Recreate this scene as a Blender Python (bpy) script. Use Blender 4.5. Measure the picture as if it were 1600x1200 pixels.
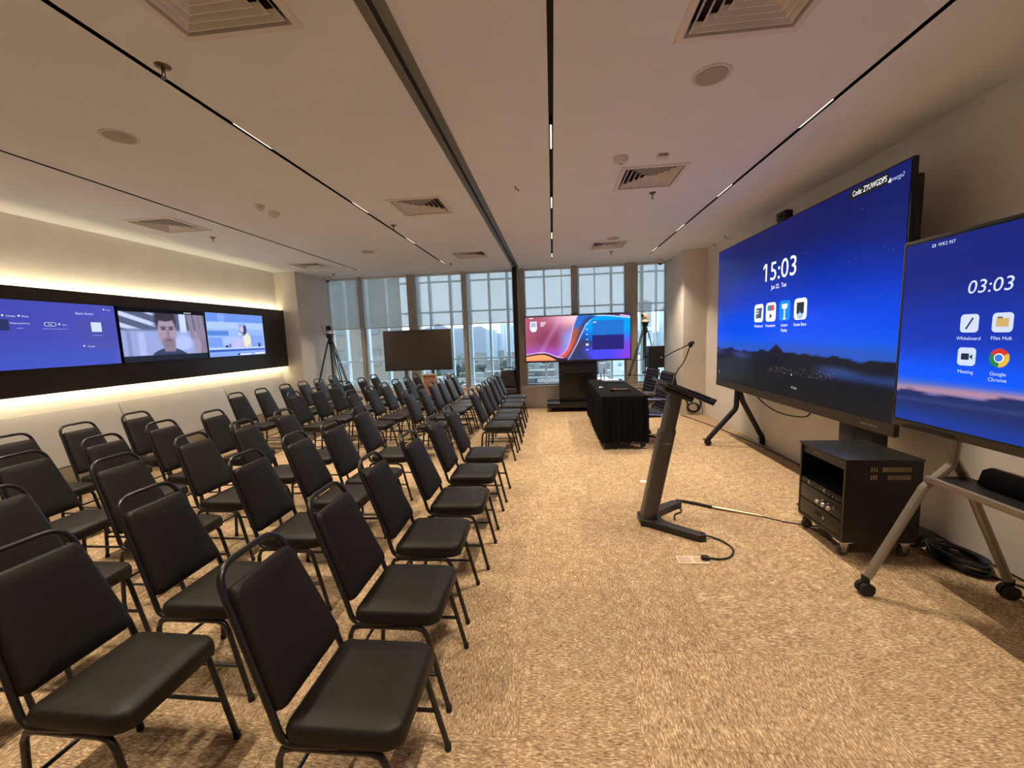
import bpy, math, random
import numpy as np
from mathutils import Vector, Matrix

random.seed(7)
S = bpy.context.scene
for o in list(bpy.data.objects):
    bpy.data.objects.remove(o)
COL = S.collection

# ------------------------------------------------------------------ camera
CAM_H = 1.61
F_PX = 640.0
def cam_axes(y, p, r):
    y, p, r = map(math.radians, (y, p, r))
    f = np.array([math.sin(y)*math.cos(p), math.cos(y)*math.cos(p), -math.sin(p)])
    r0 = np.array([math.cos(y), -math.sin(y), 0.0]); d0 = np.cross(f, r0)
    return np.array([math.cos(r)*r0+math.sin(r)*d0, -math.sin(r)*r0+math.cos(r)*d0, f])
CM = cam_axes(-5.868, 6.586, 2.079)
cd = bpy.data.cameras.new('camera'); cam = bpy.data.objects.new('camera', cd); COL.objects.link(cam)
cd.sensor_width = 36; cd.lens = F_PX/1600*36; cd.clip_end = 5000; cd.clip_start = 0.05
rm = Matrix((CM[0], -CM[1], -CM[2])).transposed()
cam.matrix_world = Matrix.Translation((0, 0, CAM_H)) @ rm.to_4x4()
S.camera = cam
def project(p):
    c = CM @ (np.array(p, float)-[0, 0, CAM_H])
    return (800+F_PX*c[0]/c[2], 600+F_PX*c[1]/c[2], c[2])

# ------------------------------------------------------------------ world / exposure
w = bpy.data.worlds.new('overcast_sky'); S.world = w; w.use_nodes = True
bg = w.node_tree.nodes['Background']; bg.inputs[0].default_value = (0.70, 0.82, 0.94, 1); bg.inputs[1].default_value = 3.0
S.view_settings.view_transform = 'Standard'; S.view_settings.look = 'None'
S.view_settings.exposure = 0.40; S.view_settings.gamma = 1.0; S.view_settings.use_curve_mapping = False

# ------------------------------------------------------------------ room dimensions (metres)
H = 3.085
XL, XR = -5.65, 2.87
YB, YW = -1.6, 9.2
COLY = 8.06
XWL, XWR = -5.19, 2.45
TRACKS = {-3.955: (1.25, 2.94, 4.52, 6.2, 8.0), -2.09: (1.25, 2.92, 4.57, 6.19, 8.0),
          0.024: (0.8, 3.31, 4.86, 6.41, 7.95), 1.885: (0.8, 3.30, 4.85, 6.40, 7.93)}
LAMP_W = 14.6
LAMP_COL = (1.0, 0.82, 0.62)

# ------------------------------------------------------------------ colours and materials
def lin(c):
    return tuple((x/255/12.92 if x/255 <= 0.04045 else ((x/255+0.055)/1.055)**2.4) for x in c)
MATS = {}
def mat(name, rgb=None, rough=0.6, metal=0.0, spec=0.5, emis=None, es=1.0, noise=0.0, nscale=40, bump=0.0, alpha=None, coat=0):
    if name in MATS: return MATS[name]
    m = bpy.data.materials.new(name); m.use_nodes = True; MATS[name] = m
    nt = m.node_tree; b = nt.nodes['Principled BSDF']
    c = lin(rgb) if rgb else (0, 0, 0)
    b.inputs['Base Color'].default_value = (*c, 1); b.inputs['Roughness'].default_value = rough
    b.inputs['Metallic'].default_value = metal; b.inputs['Specular IOR Level'].default_value = spec
    if coat: b.inputs['Coat Weight'].default_value = coat
    if emis: b.inputs['Emission Color'].default_value = (*lin(emis), 1); b.inputs['Emission Strength'].default_value = es
    if noise or bump:
        tc = nt.nodes.new('ShaderNodeTexCoord'); n = nt.nodes.new('ShaderNodeTexNoise')
        n.inputs['Scale'].default_value = nscale; n.inputs['Detail'].default_value = 4
        nt.links.new(tc.outputs['Object'], n.inputs['Vector'])
        if noise:
            r = nt.nodes.new('ShaderNodeValToRGB')
            lo = tuple(max(0, x*(1-noise)) for x in c); hi = tuple(min(1, x*(1+noise)) for x in c)
            r.color_ramp.elements[0].position = .35; r.color_ramp.elements[1].position = .65
            r.color_ramp.elements[0].color = (*lo, 1); r.color_ramp.elements[1].color = (*hi, 1)
            nt.links.new(n.outputs['Fac'], r.inputs['Fac']); nt.links.new(r.outputs['Color'], b.inputs['Base Color'])
        if bump:
            bp = nt.nodes.new('ShaderNodeBump'); bp.inputs['Strength'].default_value = bump; bp.inputs['Distance'].default_value = .002
            nt.links.new(n.outputs['Fac'], bp.inputs['Height']); nt.links.new(bp.outputs['Normal'], b.inputs['Normal'])
    return m

def carpet():
    m = bpy.data.materials.new('carpet'); m.use_nodes = True; nt = m.node_tree; N = nt.nodes; L = nt.links
    b = N['Principled BSDF']; b.inputs['Roughness'].default_value = 0.95; b.inputs['Specular IOR Level'].default_value = 0.1
    tc = N.new('ShaderNodeTexCoord'); oi = N.new('ShaderNodeObjectInfo')
    sc = N.new('ShaderNodeVectorMath'); sc.operation = 'SCALE'; sc.inputs[0].default_value = (37, 91, 13)
    L.new(oi.outputs['Random'], sc.inputs['Scale'])
    ad = N.new('ShaderNodeVectorMath'); ad.operation = 'ADD'; L.new(tc.outputs['Object'], ad.inputs[0]); L.new(sc.outputs[0], ad.inputs[1])
    mp = N.new('ShaderNodeMapping'); mp.inputs['Scale'].default_value = (48, 170, 48); L.new(ad.outputs[0], mp.inputs['Vector'])
    n1 = N.new('ShaderNodeTexNoise'); n1.inputs['Scale'].default_value = 1.0; n1.inputs['Detail'].default_value = 3; n1.inputs['Roughness'].default_value = .55
    n1.inputs['Distortion'].default_value = .5; L.new(mp.outputs[0], n1.inputs['Vector'])
    n2 = N.new('ShaderNodeTexNoise'); n2.inputs['Scale'].default_value = 16.0; n2.inputs['Detail'].default_value = 3; L.new(ad.outputs[0], n2.inputs['Vector'])
    mx = N.new('ShaderNodeMath'); mx.operation = 'MULTIPLY_ADD'; L.new(n2.outputs['Fac'], mx.inputs[0]); mx.inputs[1].default_value = 0.24; L.new(n1.outputs['Fac'], mx.inputs[2])
    rp = N.new('ShaderNodeValToRGB'); e = rp.color_ramp.elements
    e[0].position = .44; e[0].color = (*lin((118, 98, 75)), 1); e[1].position = .78; e[1].color = (*lin((222, 198, 162)), 1)
    k = e.new(.57); k.color = (*lin((160, 136, 106)), 1)
    k = e.new(.68); k.color = (*lin((182, 156, 122)), 1)
    L.new(mx.outputs[0], rp.inputs['Fac'])
    # thread weave
    wv = N.new('ShaderNodeTexWave'); wv.inputs['Scale'].default_value = 55; wv.inputs['Distortion'].default_value = 3; wv.inputs['Detail'].default_value = 1
    wv.inputs['Detail Scale'].default_value = 12
    L.new(ad.outputs[0], wv.inputs['Vector'])
    # per-tile tone
    tr = N.new('ShaderNodeMapRange'); tr.inputs['To Min'].default_value = .93; tr.inputs['To Max'].default_value = 1.05; L.new(oi.outputs['Random'], tr.inputs['Value'])
    wr = N.new('ShaderNodeMapRange'); wr.inputs['To Min'].default_value = .80; wr.inputs['To Max'].default_value = 1.08; L.new(wv.outputs['Fac'], wr.inputs['Value'])
    mm = N.new('ShaderNodeMath'); mm.operation = 'MULTIPLY'; L.new(tr.outputs[0], mm.inputs[0]); L.new(wr.outputs[0], mm.inputs[1])
    vs = N.new('ShaderNodeVectorMath'); vs.operation = 'SCALE'; L.new(rp.outputs['Color'], vs.inputs[0]); L.new(mm.outputs[0], vs.inputs['Scale'])
    L.new(vs.outputs[0], b.inputs['Base Color'])
    bp = N.new('ShaderNodeBump'); bp.inputs['Strength'].default_value = .5; bp.inputs['Distance'].default_value = .004
    L.new(mx.outputs[0], bp.inputs['Height']); L.new(bp.outputs[0], b.inputs['Normal'])
    return m

def glass_mat(name, tint, refl=0.06):
    m = bpy.data.materials.new(name); m.use_nodes = True; nt = m.node_tree; N = nt.nodes
    N.remove(N['Principled BSDF']); out = N['Material Output']
    t = N.new('ShaderNodeBsdfTransparent'); t.inputs[0].default_value = (*tint, 1)
    g = N.new('ShaderNodeBsdfGlossy'); g.inputs['Roughness'].default_value = .02
    fr = N.new('ShaderNodeFresnel'); fr.inputs['IOR'].default_value = 1.45
    mx = N.new('ShaderNodeMixShader'); nt.links.new(fr.outputs[0], mx.inputs[0]); nt.links.new(t.outputs[0], mx.inputs[1]); nt.links.new(g.outputs[0], mx.inputs[2])
    nt.links.new(mx.outputs[0], out.inputs['Surface']); return m

def blind_mat():
    m = bpy.data.materials.new('blind_fabric'); m.use_nodes = True; nt = m.node_tree; N = nt.nodes
    N.remove(N['Principled BSDF']); out = N['Material Output']
    d = N.new('ShaderNodeBsdfDiffuse'); d.inputs[0].default_value = (*lin((196, 194, 188)), 1)
    t = N.new('ShaderNodeBsdfTranslucent'); t.inputs[0].default_value = (*lin((190, 190, 186)), 1)
    p = N.new('ShaderNodeBsdfTransparent'); p.inputs[0].default_value = (.95, .97, 1, 1)
    tc = N.new('ShaderNodeTexCoord'); wv = N.new('ShaderNodeTexNoise'); wv.inputs['Scale'].default_value = 300
    nt.links.new(tc.outputs['Object'], wv.inputs['Vector'])
    a = N.new('ShaderNodeMixShader'); a.inputs[0].default_value = .60; nt.links.new(d.outputs[0], a.inputs[1]); nt.links.new(t.outputs[0], a.inputs[2])
    r = N.new('ShaderNodeMapRange'); r.inputs['To Min'].default_value = .12; r.inputs['To Max'].default_value = .21; nt.links.new(wv.outputs['Fac'], r.inputs['Value'])
    c = N.new('ShaderNodeMixShader'); nt.links.new(r.outputs[0], c.inputs[0]); nt.links.new(a.outputs[0], c.inputs[1]); nt.links.new(p.outputs[0], c.inputs[2])
    nt.links.new(c.outputs[0], out.inputs['Surface']); return m

def screen_mat(name, strength):
    m = bpy.data.materials.new(name); m.use_nodes = True; nt = m.node_tree; b = nt.nodes['Principled BSDF']
    b.inputs['Base Color'].default_value = (.004, .004, .005, 1); b.inputs['Roughness'].default_value = .18; b.inputs['Specular IOR Level'].default_value = .12
    a = nt.nodes.new('ShaderNodeAttribute'); a.attribute_name = 'Col'
    nt.links.new(a.outputs['Color'], b.inputs['Emission Color']); b.inputs['Emission Strength'].default_value = strength
    return m

CARPET = carpet()
PAINT = mat('wall_paint', (230, 225, 216), .85, spec=.2, noise=.03, nscale=3, bump=.15)
CEIL = mat('ceiling_paint', (240, 244, 250), .9, spec=.15, noise=.015, nscale=2)
WHITE = mat('white_plastic', (222, 218, 210), .45)
BLACKM = mat('black_metal', (24, 24, 25), .38, metal=.0, spec=.5)
CHAIRM = mat('chair_tube_paint', (26, 25, 25), .33, spec=.55)
VINYL = mat('chair_vinyl', (26, 22, 18), .55, spec=.3, noise=.08, nscale=60, bump=.25)
GREYM = mat('grey_aluminium', (128, 128, 126), .45, metal=.6)
DKGREY = mat('dark_grey_metal', (58, 58, 58), .42, metal=.3)
CHROME = mat('chrome', (205, 205, 205), .15, metal=1)
RUBBER = mat('black_rubber', (20, 20, 20), .7)
BLACKP = mat('black_plastic', (17, 17, 18), .45)
CLOTH = mat('black_cloth', (20, 19, 20), .9, spec=.1, noise=.2, nscale=300)
MULL = mat('mullion_paint', (182, 174, 163), .5)
GLASS = glass_mat('window_glass', (.92, .96, .965))
BLIND = blind_mat()
SCREEN = screen_mat('screen_picture', 1.15)
WOODD = mat('dark_wood_veneer', (44, 36, 31), .5, noise=.15, nscale=9)
LAMIN = mat('grey_white_laminate', (196, 192, 186), .5, noise=.02, nscale=5)
LED = mat('led_strip', (255, 240, 200), .5, emis=(255, 238, 198), es=27)
def em(rgb, s=1.0):
    return mat('lit_%d_%d_%d_%d' % (*rgb, int(s*100)), (0, 0, 0), .4, spec=.1, emis=rgb, es=s*.85)

# ------------------------------------------------------------------ mesh builder
class MB:
    def __init__(s): s.v = []; s.f = []
    def add(s, v, f):
        k = len(s.v); s.v += [tuple(p) for p in v]; s.f += [tuple(i+k for i in q) for q in f]; return s
    def box(s, x0, y0, z0, x1, y1, z1, M=None):
        v = [(x0, y0, z0), (x1, y0, z0), (x1, y1, z0), (x0, y1, z0), (x0, y0, z1), (x1, y0, z1), (x1, y1, z1), (x0, y1, z1)]
        if M is not None: v = [tuple(M @ Vector(p)) for p in v]
        return s.add(v, [(3, 2, 1, 0), (4, 5, 6, 7), (0, 1, 5, 4), (1, 2, 6, 5), (2, 3, 7, 6), (3, 0, 4, 7)])
    def cbox(s, c, d, M=None):
        return s.box(c[0]-d[0]/2, c[1]-d[1]/2, c[2]-d[2]/2, c[0]+d[0]/2, c[1]+d[1]/2, c[2]+d[2]/2, M)
    def tube(s, pts, r, n=8, closed=False, flat=None):
        P = [Vector(p) for p in pts]; m = len(P); rr = r if isinstance(r, (list, tuple)) else [r]*m
        T = []
        for i in range(m):
            a = P[(i-1) % m] if closed or i > 0 else P[i]; b = P[(i+1) % m] if closed or i < m-1 else P[i]
            T.append((b-a).normalized())
        up = Vector((0, 0, 1)) if abs(T[0].z) < .9 else Vector((0, 1, 0))
        u = T[0].cross(up).normalized(); vs = []
        for i in range(m):
            if i:
                u = u - T[i]*u.dot(T[i]); u.normalize()
            w_ = T[i].cross(u)
            for k in range(n):
                a = 2*math.pi*k/n
                vs.append(P[i]+(u*math.cos(a)+w_*math.sin(a)*(flat or 1))*rr[i])
        fs = []
        for i in range(m if closed else m-1):
            j = (i+1) % m
            for k in range(n):
                l = (k+1) % n
                fs.append((i*n+k, i*n+l, j*n+l, j*n+k))
        if not closed:
            fs.append(tuple(reversed(range(n)))); fs.append(tuple((m-1)*n+k for k in range(n)))
        return s.add(vs, fs)
    def cyl(s, p0, p1, r, n=16): return s.tube([p0, p1], r, n)
    def lathe(s, prof, c=(0, 0, 0), n=20, M=None):
        vs = []; fs = []; m = len(prof)
        for r, z in prof:
            for k in range(n):
                a = 2*math.pi*k/n; p = Vector((r*math.cos(a), r*math.sin(a), z))
                if M is not None: p = M @ p
                vs.append(p+Vector(c))
        for i in range(m-1):
            for k in range(n):
                l = (k+1) % n; fs.append((i*n+k, i*n+l, (i+1)*n+l, (i+1)*n+k))
        fs.append(tuple(reversed(range(n)))); fs.append(tuple((m-1)*n+k for k in range(n)))
        return s.add(vs, fs)
    def prism(s, poly, a0, a1, axes='xyz'):
        # poly in first two named axes, extruded along third
        ix = ['xyz'.index(c) for c in axes]; n = len(poly); vs = []
        for a in (a0, a1):
            for p in poly:
                q = [0, 0, 0]; q[ix[0]] = p[0]; q[ix[1]] = p[1]; q[ix[2]] = a; vs.append(q)
        fs = [tuple(reversed(range(n))), tuple(range(n, 2*n))] + [(i, (i+1) % n, n+(i+1) % n, n+i) for i in range(n)]
        return s.add(vs, fs)
    def sphere(s, c, r, n=14, sc=(1, 1, 1)):
        vs = []; fs = []; h = n//2
        for i in range(h+1):
            t = math.pi*i/h
            for k in range(n):
                a = 2*math.pi*k/n
                vs.append((c[0]+r*sc[0]*math.sin(t)*math.cos(a), c[1]+r*sc[1]*math.sin(t)*math.sin(a), c[2]-r*sc[2]*math.cos(t)))
        for i in range(h):
            for k in range(n):
                l = (k+1) % n; fs.append((i*n+k, i*n+l, (i+1)*n+l, (i+1)*n+k))
        return s.add(vs, fs)
    def loft(s, rings, cap=True):
        n = len(rings[0]); vs = [p for r in rings for p in r]; fs = []
        for i in range(len(rings)-1):
            for k in range(n):
                l = (k+1) % n; fs.append((i*n+k, i*n+l, (i+1)*n+l, (i+1)*n+k))
        if cap: fs.append(tuple(reversed(range(n)))); fs.append(tuple((len(rings)-1)*n+k for k in range(n)))
        return s.add(vs, fs)
    def mesh(s, name, smooth=35):
        me = bpy.data.meshes.new(name); me.from_pydata(s.v, [], s.f); me.validate()
        if smooth:
            me.shade_smooth(); me.set_sharp_from_angle(angle=math.radians(smooth))
        return me
    def build(s, name, m, parent=None, loc=None, rot=None, smooth=35, bevel=0, seg=2):
        me = s.mesh(name, smooth)
        import bmesh
        bm = bmesh.new(); bm.from_mesh(me); bmesh.ops.recalc_face_normals(bm, faces=bm.faces)
        if bevel:
            bmesh.ops.bevel(bm, geom=[e for e in bm.edges if len(e.link_faces) == 2 and e.calc_face_angle(0) > .5], offset=bevel, segments=seg, affect='EDGES', profile=.5)
        bm.to_mesh(me); bm.free()
        if smooth: me.shade_smooth(); me.set_sharp_from_angle(angle=math.radians(smooth))
        return link(name, me, m, parent, loc, rot)

def link(name, me, m=None, parent=None, loc=None, rot=None):
    o = bpy.data.objects.new(name, me); COL.objects.link(o)
    if m is not None and not me.materials: me.materials.append(m)
    if parent: o.parent = parent
    if loc is not None: o.location = loc
    if rot is not None: o.rotation_euler = rot
    return o
def tag(o, label=None, cat=None, group=None, kind=None):
    if label: o['label'] = label
    if cat: o['category'] = cat
    if group: o['group'] = group
    if kind: o['kind'] = kind
    return o
def thing(name, label, cat, loc=(0, 0, 0), rz=0, group=None, kind=None):
    o = bpy.data.objects.new(name, None); COL.objects.link(o); o.location = loc; o.rotation_euler = (0, 0, rz); o.empty_display_size = .1
    return tag(o, label, cat, group, kind)
def copy_tree(o, parent=None):
    c = o.copy(); COL.objects.link(c); c.parent = parent
    for ch in o.children: copy_tree(ch, c)
    return c
def struct(name, mb, m, label=None, bevel=0, smooth=35):
    o = mb.build(name, m, bevel=bevel, smooth=smooth); o['kind'] = 'structure'
    if label: o['label'] = label
    return o
def fillet(pts, r, seg=5):
    P = [Vector(p) for p in pts]; out = [P[0]]
    for i in range(1, len(P)-1):
        a = (P[i-1]-P[i]); b = (P[i+1]-P[i]); la, lb = a.length, b.length; a.normalize(); b.normalize()
        ang = a.angle(b); rr = r[i-1] if isinstance(r, (list, tuple)) else r
        t = min(rr/math.tan(ang/2), la*.49, lb*.49)
        p0, p1 = P[i]+a*t, P[i]+b*t
        for k in range(seg+1):
            s = k/seg; out.append((1-s)**2*p0+2*s*(1-s)*P[i]+s*s*p1)
    out.append(P[-1]); return [tuple(p) for p in out]
def rrect(w_, h_, r, n=5, cx=0, cy=0):
    o = []
    for sx, sy, a0 in ((1, 1, 0), (-1, 1, 90), (-1, -1, 180), (1, -1, 270)):
        for k in range(n+1):
            a = math.radians(a0+90*k/n); o.append((cx+sx*(w_/2-r)+r*math.cos(a), cy+sy*(h_/2-r)+r*math.sin(a)))
    return o
def spline(pts, n=8):
    P = [Vector(p) for p in pts]; P = [2*P[0]-P[1]]+P+[2*P[-1]-P[-2]]; out = []
    for i in range(1, len(P)-2):
        for k in range(n):
            t = k/n; a, b, c, d = P[i-1], P[i], P[i+1], P[i+2]
            out.append(tuple(.5*((2*b)+(c-a)*t+(2*a-5*b+4*c-d)*t*t+(3*b-a-3*c+d)*t**3)))
    out.append(tuple(P[-2])); return out
ORD = ['first', 'second', 'third', 'fourth', 'fifth', 'sixth', 'seventh', 'eighth', 'ninth', 'tenth']

# ================================================================== SETTING
# floor with carpet tiles
fl = MB().box(XL-.1, YB-.1, -.12, XR+.1, YW+.3, -.007); floor = struct('floor', fl, mat('floor_screed', (120, 108, 90), .95), 'beige patterned carpet tile floor')
T = .5; tiles = []
for i in range(-12, 7):
    for j in range(-7, 17):
        x0, y0 = -.18+T*i, 1.47+T*j
        x1, y1 = min(x0+T, XR), min(y0+T, YW); x0c, y0c = max(x0, XL), max(y0, YB)
        if x1-x0c < .05 or y1-y0c < .05: continue
        full = (x1-x0c > T-.001 and y1-y0c > T-.001)
        a = 0
        c = ((x0c+x1)/2, (y0c+y1)/2, 0)
        px = project(c)
        if px[2] > .3 and -120 < px[0] < 1720 and px[1] < 1400: a = 1/px[2]**2
        tiles.append((a if full else 0, x0c, y0c, x1, y1))
tiles.sort(reverse=True)
G = .0003
def tile_mb(x0, y0, x1, y1):
    b = .0012
    return MB().loft([[(x0+G, y0+G, -.007), (x1-G, y0+G, -.007), (x1-G, y1-G, -.007), (x0+G, y1-G, -.007)],
                      [(x0+G, y0+G, -b), (x1-G, y0+G, -b), (x1-G, y1-G, -b), (x0+G, y1-G, -b)],
                      [(x0+G+b, y0+G+b, 0), (x1-G-b, y0+G+b, 0), (x1-G-b, y1-G-b, 0), (x0+G+b, y1-G-b, 0)]])
tm = tile_mb(-T/2, -T/2, T/2, T/2).mesh('carpet_tile', 0); tm.materials.append(CARPET)
rest = MB()
for k, (a, x0, y0, x1, y1) in enumerate(tiles):
    if k < 290 and a > 0:
        link('carpet_tile', tm, None, floor, ((x0+x1)/2, (y0+y1)/2, 0), (0, 0, random.choice((0, 1, 2, 3))*math.pi/2))
    else:
        t_ = tile_mb(x0, y0, x1, y1); rest.add(t_.v, t_.f)
r_ = rest.build('carpet_tile_remainder', CARPET, floor, smooth=0); r_['kind'] = 'stuff'

# walls
struct('wall_right', MB().box(XR, YB, 0, XR+.12, COLY+.02, H+.1), PAINT, 'plain cream wall behind the large displays')
struct('wall_right_return', MB().box(XWR, COLY, 0, XR+.12, YW+.25, H+.1), PAINT, 'cream column beside the right end of the windows', bevel=.004)
struct('wall_left', MB().box(XL-.12, YB, 0, XL, COLY+.02, H+.1), PAINT, 'cream wall washed by light strips on the left')
struct('wall_left_return', MB().box(XL-.12, COLY, 0, XWL, YW+.25, H+.1), PAINT, 'cream column beside the left end of the windows', bevel=.004)
struct('wall_back', MB().box(XL-.12, YB-.12, 0, XR+.12, YB, H+.1), PAINT)
struct('wall_window', MB().box(XWL, YW, 0, XWR, YW+.2, .46), PAINT, 'low cream wall under the windows')
sill = MB().box(XWL, YW-.02, .46, XWR, YW+.24, .49)
struct('trim_1', sill, mat('sill_white', (214, 220, 222), .4), 'pale window sill along the window wall', bevel=.004)

# ceiling with slots for the tracks and openings for the diffusers
VENTS = [(-1.42, 1.70), (-1.42, 4.64), (-1.42, 7.41), (.955, 2.075), (.962, 4.26), (.966, 7.26), (-4.55, 4.68), (-4.52, 7.57)]
ce = MB(); TW = .016; VH = .262
xs = sorted(TRACKS); edges = [XL-.1]+xs+[XR+.1]
for a, b in zip(edges[:-1], edges[1:]):
    x0 = a+(TW if a in TRACKS else 0); x1 = b-(TW if b in TRACKS else 0)
    vs = sorted([v for v in VENTS if x0 < v[0] < x1], key=lambda v: v[1]); y = YB-.1
    for v in vs:
        ce.box(x0, y, H, x1, v[1]-VH, H+.06)
        ce.box(x0, v[1]-VH, H, v[0]-VH, v[1]+VH, H+.06); ce.box(v[0]+VH, v[1]-VH, H, x1, v[1]+VH, H+.06)
        y = v[1]+VH
    ce.box(x0, y, H, x1, YW+.25, H+.06)
for x in xs: ce.box(x-TW, 8.28, H, x+TW, YW+.25, H+.06)
struct('ceiling', ce, CEIL, 'smooth off-white plasterboard ceiling', smooth=0)
struct('ceiling_void', MB().box(XL-.1, YB-.1, H+.14, XR+.1, YW+.25, H+.2), BLACKP)

# ---- light tracks
def module(parent, y0, ln=.38):
    hs = MB().box(-TW+.003, y0-ln/2, H+.012, TW-.003, y0+ln/2, H+.05).build('led_module', BLACKP, parent)
    d = MB(); n = 20
    for k in range(n):
        yy = y0-ln/2+ln*(k+.5)/n
        d.lathe([(.0062, 0), (.0062, .004)], (0, yy, H+.0085), 8)
    MBo = d.build('lens_row', em((255, 236, 205), 2.2), hs)
    ld = bpy.data.lights.new('led_module_light', 'AREA'); ld.shape = 'RECTANGLE'; ld.size = .02; ld.size_y = ln
    ld.energy = LAMP_W; ld.color = LAMP_COL; ld.spread = math.radians(88)
    lo = bpy.data.objects.new('led_light', ld); COL.objects.link(lo); lo.parent = hs; lo.location = (0, y0, H+.004)
TN = ['leftmost, beside the wall with three displays', 'left of the partition track', 'straight ahead down the middle', 'nearest the wall of large displays']
for x, nm in zip(xs, TN):
    t = thing('light_track', 'slim black recessed ceiling light track, '+nm, 'light track', (x, 0, 0), group='recessed ceiling light tracks')
    ch = MB().box(-TW, YB, H+.055, TW, 8.28, H+.06).box(-TW-.002, YB, H+.0005, -TW, 8.28, H+.06).box(TW, YB, H+.0005, TW+.002, 8.28, H+.06)
    ch.build('channel', mat('track_black', (12, 12, 12), .6), t)
    for y in TRACKS[x]: module(t, y)

# ---- partition track and post
t = thing('partition_track', 'grey aluminium ceiling rail with a dark slot for folding partitions', 'ceiling rail', (-.757, 0, H))
MB().box(-.066, YB, -.006, -.016, 9.0, 0).build('rail', GREYM, t, bevel=.001)
MB().box(.010, YB, -.006, .066, 9.0, 0).build('rail', GREYM, t, bevel=.001)
MB().box(-.016, YB, -.002, .010, 9.0, 0).build('slot', mat('slot_black', (16, 16, 16), .7), t)
t = thing('partition_post', 'tall black partition end post standing before the windows', 'post', (-.785, 9.0, 0))
MB().box(-.05, -.06, 0, .05, .06, H-.008).build('post_body', BLACKM, t, bevel=.004)
MB().box(.05, -.03, 0, .065, .06, H-.008).build('edge_strip', mat('pale_strip', (190, 188, 182), .5), t)

# ================================================================== WINDOWS
BAYS = [(-5.19, -4.42), (-4.36, -3.26), (-3.10, -2.0), (-1.93, -.73), (-.61, .455), (.55, 1.6), (1.83, 2.45)]
MX = [(-4.42, -4.36), (-3.26, -3.10), (-2.0, -1.93), (-.73, -.61), (.455, .55), (1.6, 1.83)]
BB = [1.91, 1.91, 1.915, 1.92, 2.03, 2.035, 2.04]
for k, (a, b) in enumerate(BAYS):
    wn = bpy.data.objects.new('window_%d' % (k+1), None); COL.objects.link(wn); wn.location = ((a+b)/2, YW+.1, .49); wn['kind'] = 'structure'
    hw = (b-a)/2; top = H-.49
    MB().box(-hw, .0, 0, hw, .012, top).build('pane', GLASS, wn)
    fr = MB().box(-hw, -.02, 0, -hw+.03, .03, top).box(hw-.03, -.02, 0, hw, .03, top).box(-hw+.03, -.02, 0, hw-.03, .03, .035)
    fr.build('window_frame', mat('frame_pale', (196, 204, 206), .45), wn)
mu = thing('window_mullion', None, None); bpy.data.objects.remove(mu)
for k, (a, b) in enumerate(MX):
    struct('trim_%d' % (k+2), MB().box(a, YW-.03, .49, b, YW+.11, H), MULL, 'brown window mullion', bevel=.003)
BN = ['beside the left column', 'behind the camera tripod on the left', 'directly above the blank display', 'left of the black partition post',
      'right of the black partition post', 'behind the right half of the colourful wide display', 'beside the right column, above the white camera']
for k, (a, b) in enumerate(BAYS):
    z = BB[k]; t = thing('roller_blind', 'pale grey sheer roller blind '+BN[k], 'blind', ((a+b)/2, YW-.0, z), group='roller blinds on the window wall'); hw = (b-a)/2-.012
    MB().add([(-hw, .031, .015), (hw, .031, .015), (hw, .031, H-z-.03), (-hw, .031, H-z-.03)], [(0, 1, 2, 3)]).build('fabric', BLIND, t)
    MB().box(-hw, .024, -.0, hw, .038, .02).build('bottom_bar', WHITE, t, bevel=.002)
    MB().cyl((-hw, .035, H-z-.03), (hw, .035, H-z-.03), .022, 12).build('roller', WHITE, t)
for x, lb in ((-3.17, 'looped beaded blind chain on the mullion behind the blank display'), (1.70, 'looped pale blind chain on the mullion beside the wide display')):
    p = [(x-.025, YW-.07, H-.06), (x-.025, YW-.07, .95), (x-.012, YW-.07, .90), (x+.012, YW-.07, .90), (x+.025, YW-.07, .95), (x+.025, YW-.07, H-.06)]
    tag(MB().tube(fillet(p, .02), .004, 6).build('blind_chain', mat('chain', (175, 168, 155), .5)), lb, 'chain')
# outer curtain-wall bars
cw = bpy.data.objects.new('curtain_wall', None); COL.objects.link(cw); cw['kind'] = 'structure'; cw['label'] = 'white outer frame of the curtain wall'
FIN = mat('facade_white', (214, 226, 228), .4)
for x, wd in ((-5.05, .06), (-4.52, .12), (-3.99, .05), (-3.19, .10), (-2.89, .045), (-2.39, .05), (-1.97, .14), (-1.46, .05), (-1.03, .06), (-.90, .03), (-.17, .05), (.23, .022), (.60, .06), (.98, .022), (1.35, .05), (2.03, .06), (2.35, .022), (2.9, .05), (-5.7, .05)):
    MB().box(x-wd/2, 9.66, -3, x+wd/2, 9.80, 6).build('facade_fin', FIN, cw)
for z in (-.4, .62, 1.13, 2.25, 2.96):
    MB().box(-7, 9.70, z-.018, 5, 9.75, z+.018).build('facade_rail', FIN, cw)

# ================================================================== LEFT WALL: panel, LED strips, three displays
PX = -5.49
t = thing('wall_panel', 'long dark wood panel carrying three displays, lit along its edges', 'wall panel', (PX, 5.2, 1.17))
MB().box(-.05, -4.4, 0, .0, 2.83, 1.145).build('panel_board', WOODD, t, bevel=.003)
MB().box(-.15, -4.3, .12, -.05, 2.75, 1.03).build('mounting_frame', BLACKP, t)
for z0, z1 in ((1.128, 1.100), (.017, .045)):      # strips tilted towards the wall
    st_ = MB().prism([(-.050, z0), (-.050, z1), (-.076, z1)], -4.4, 2.82, 'xzy').build('strip_profile', GREYM, t)
    e_ = .0008 if z0 > z1 else -.0008
    MB().add([(-.053, -4.4, z0+e_-.002*(1 if z0 > z1 else -1)), (-.053, 2.82, z0+e_-.002*(1 if z0 > z1 else -1)), (-.074, 2.82, z1+e_*2.5), (-.074, -4.4, z1+e_*2.5)], [(0, 1, 2, 3)]).build('led_strip', LED, st_)

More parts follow.
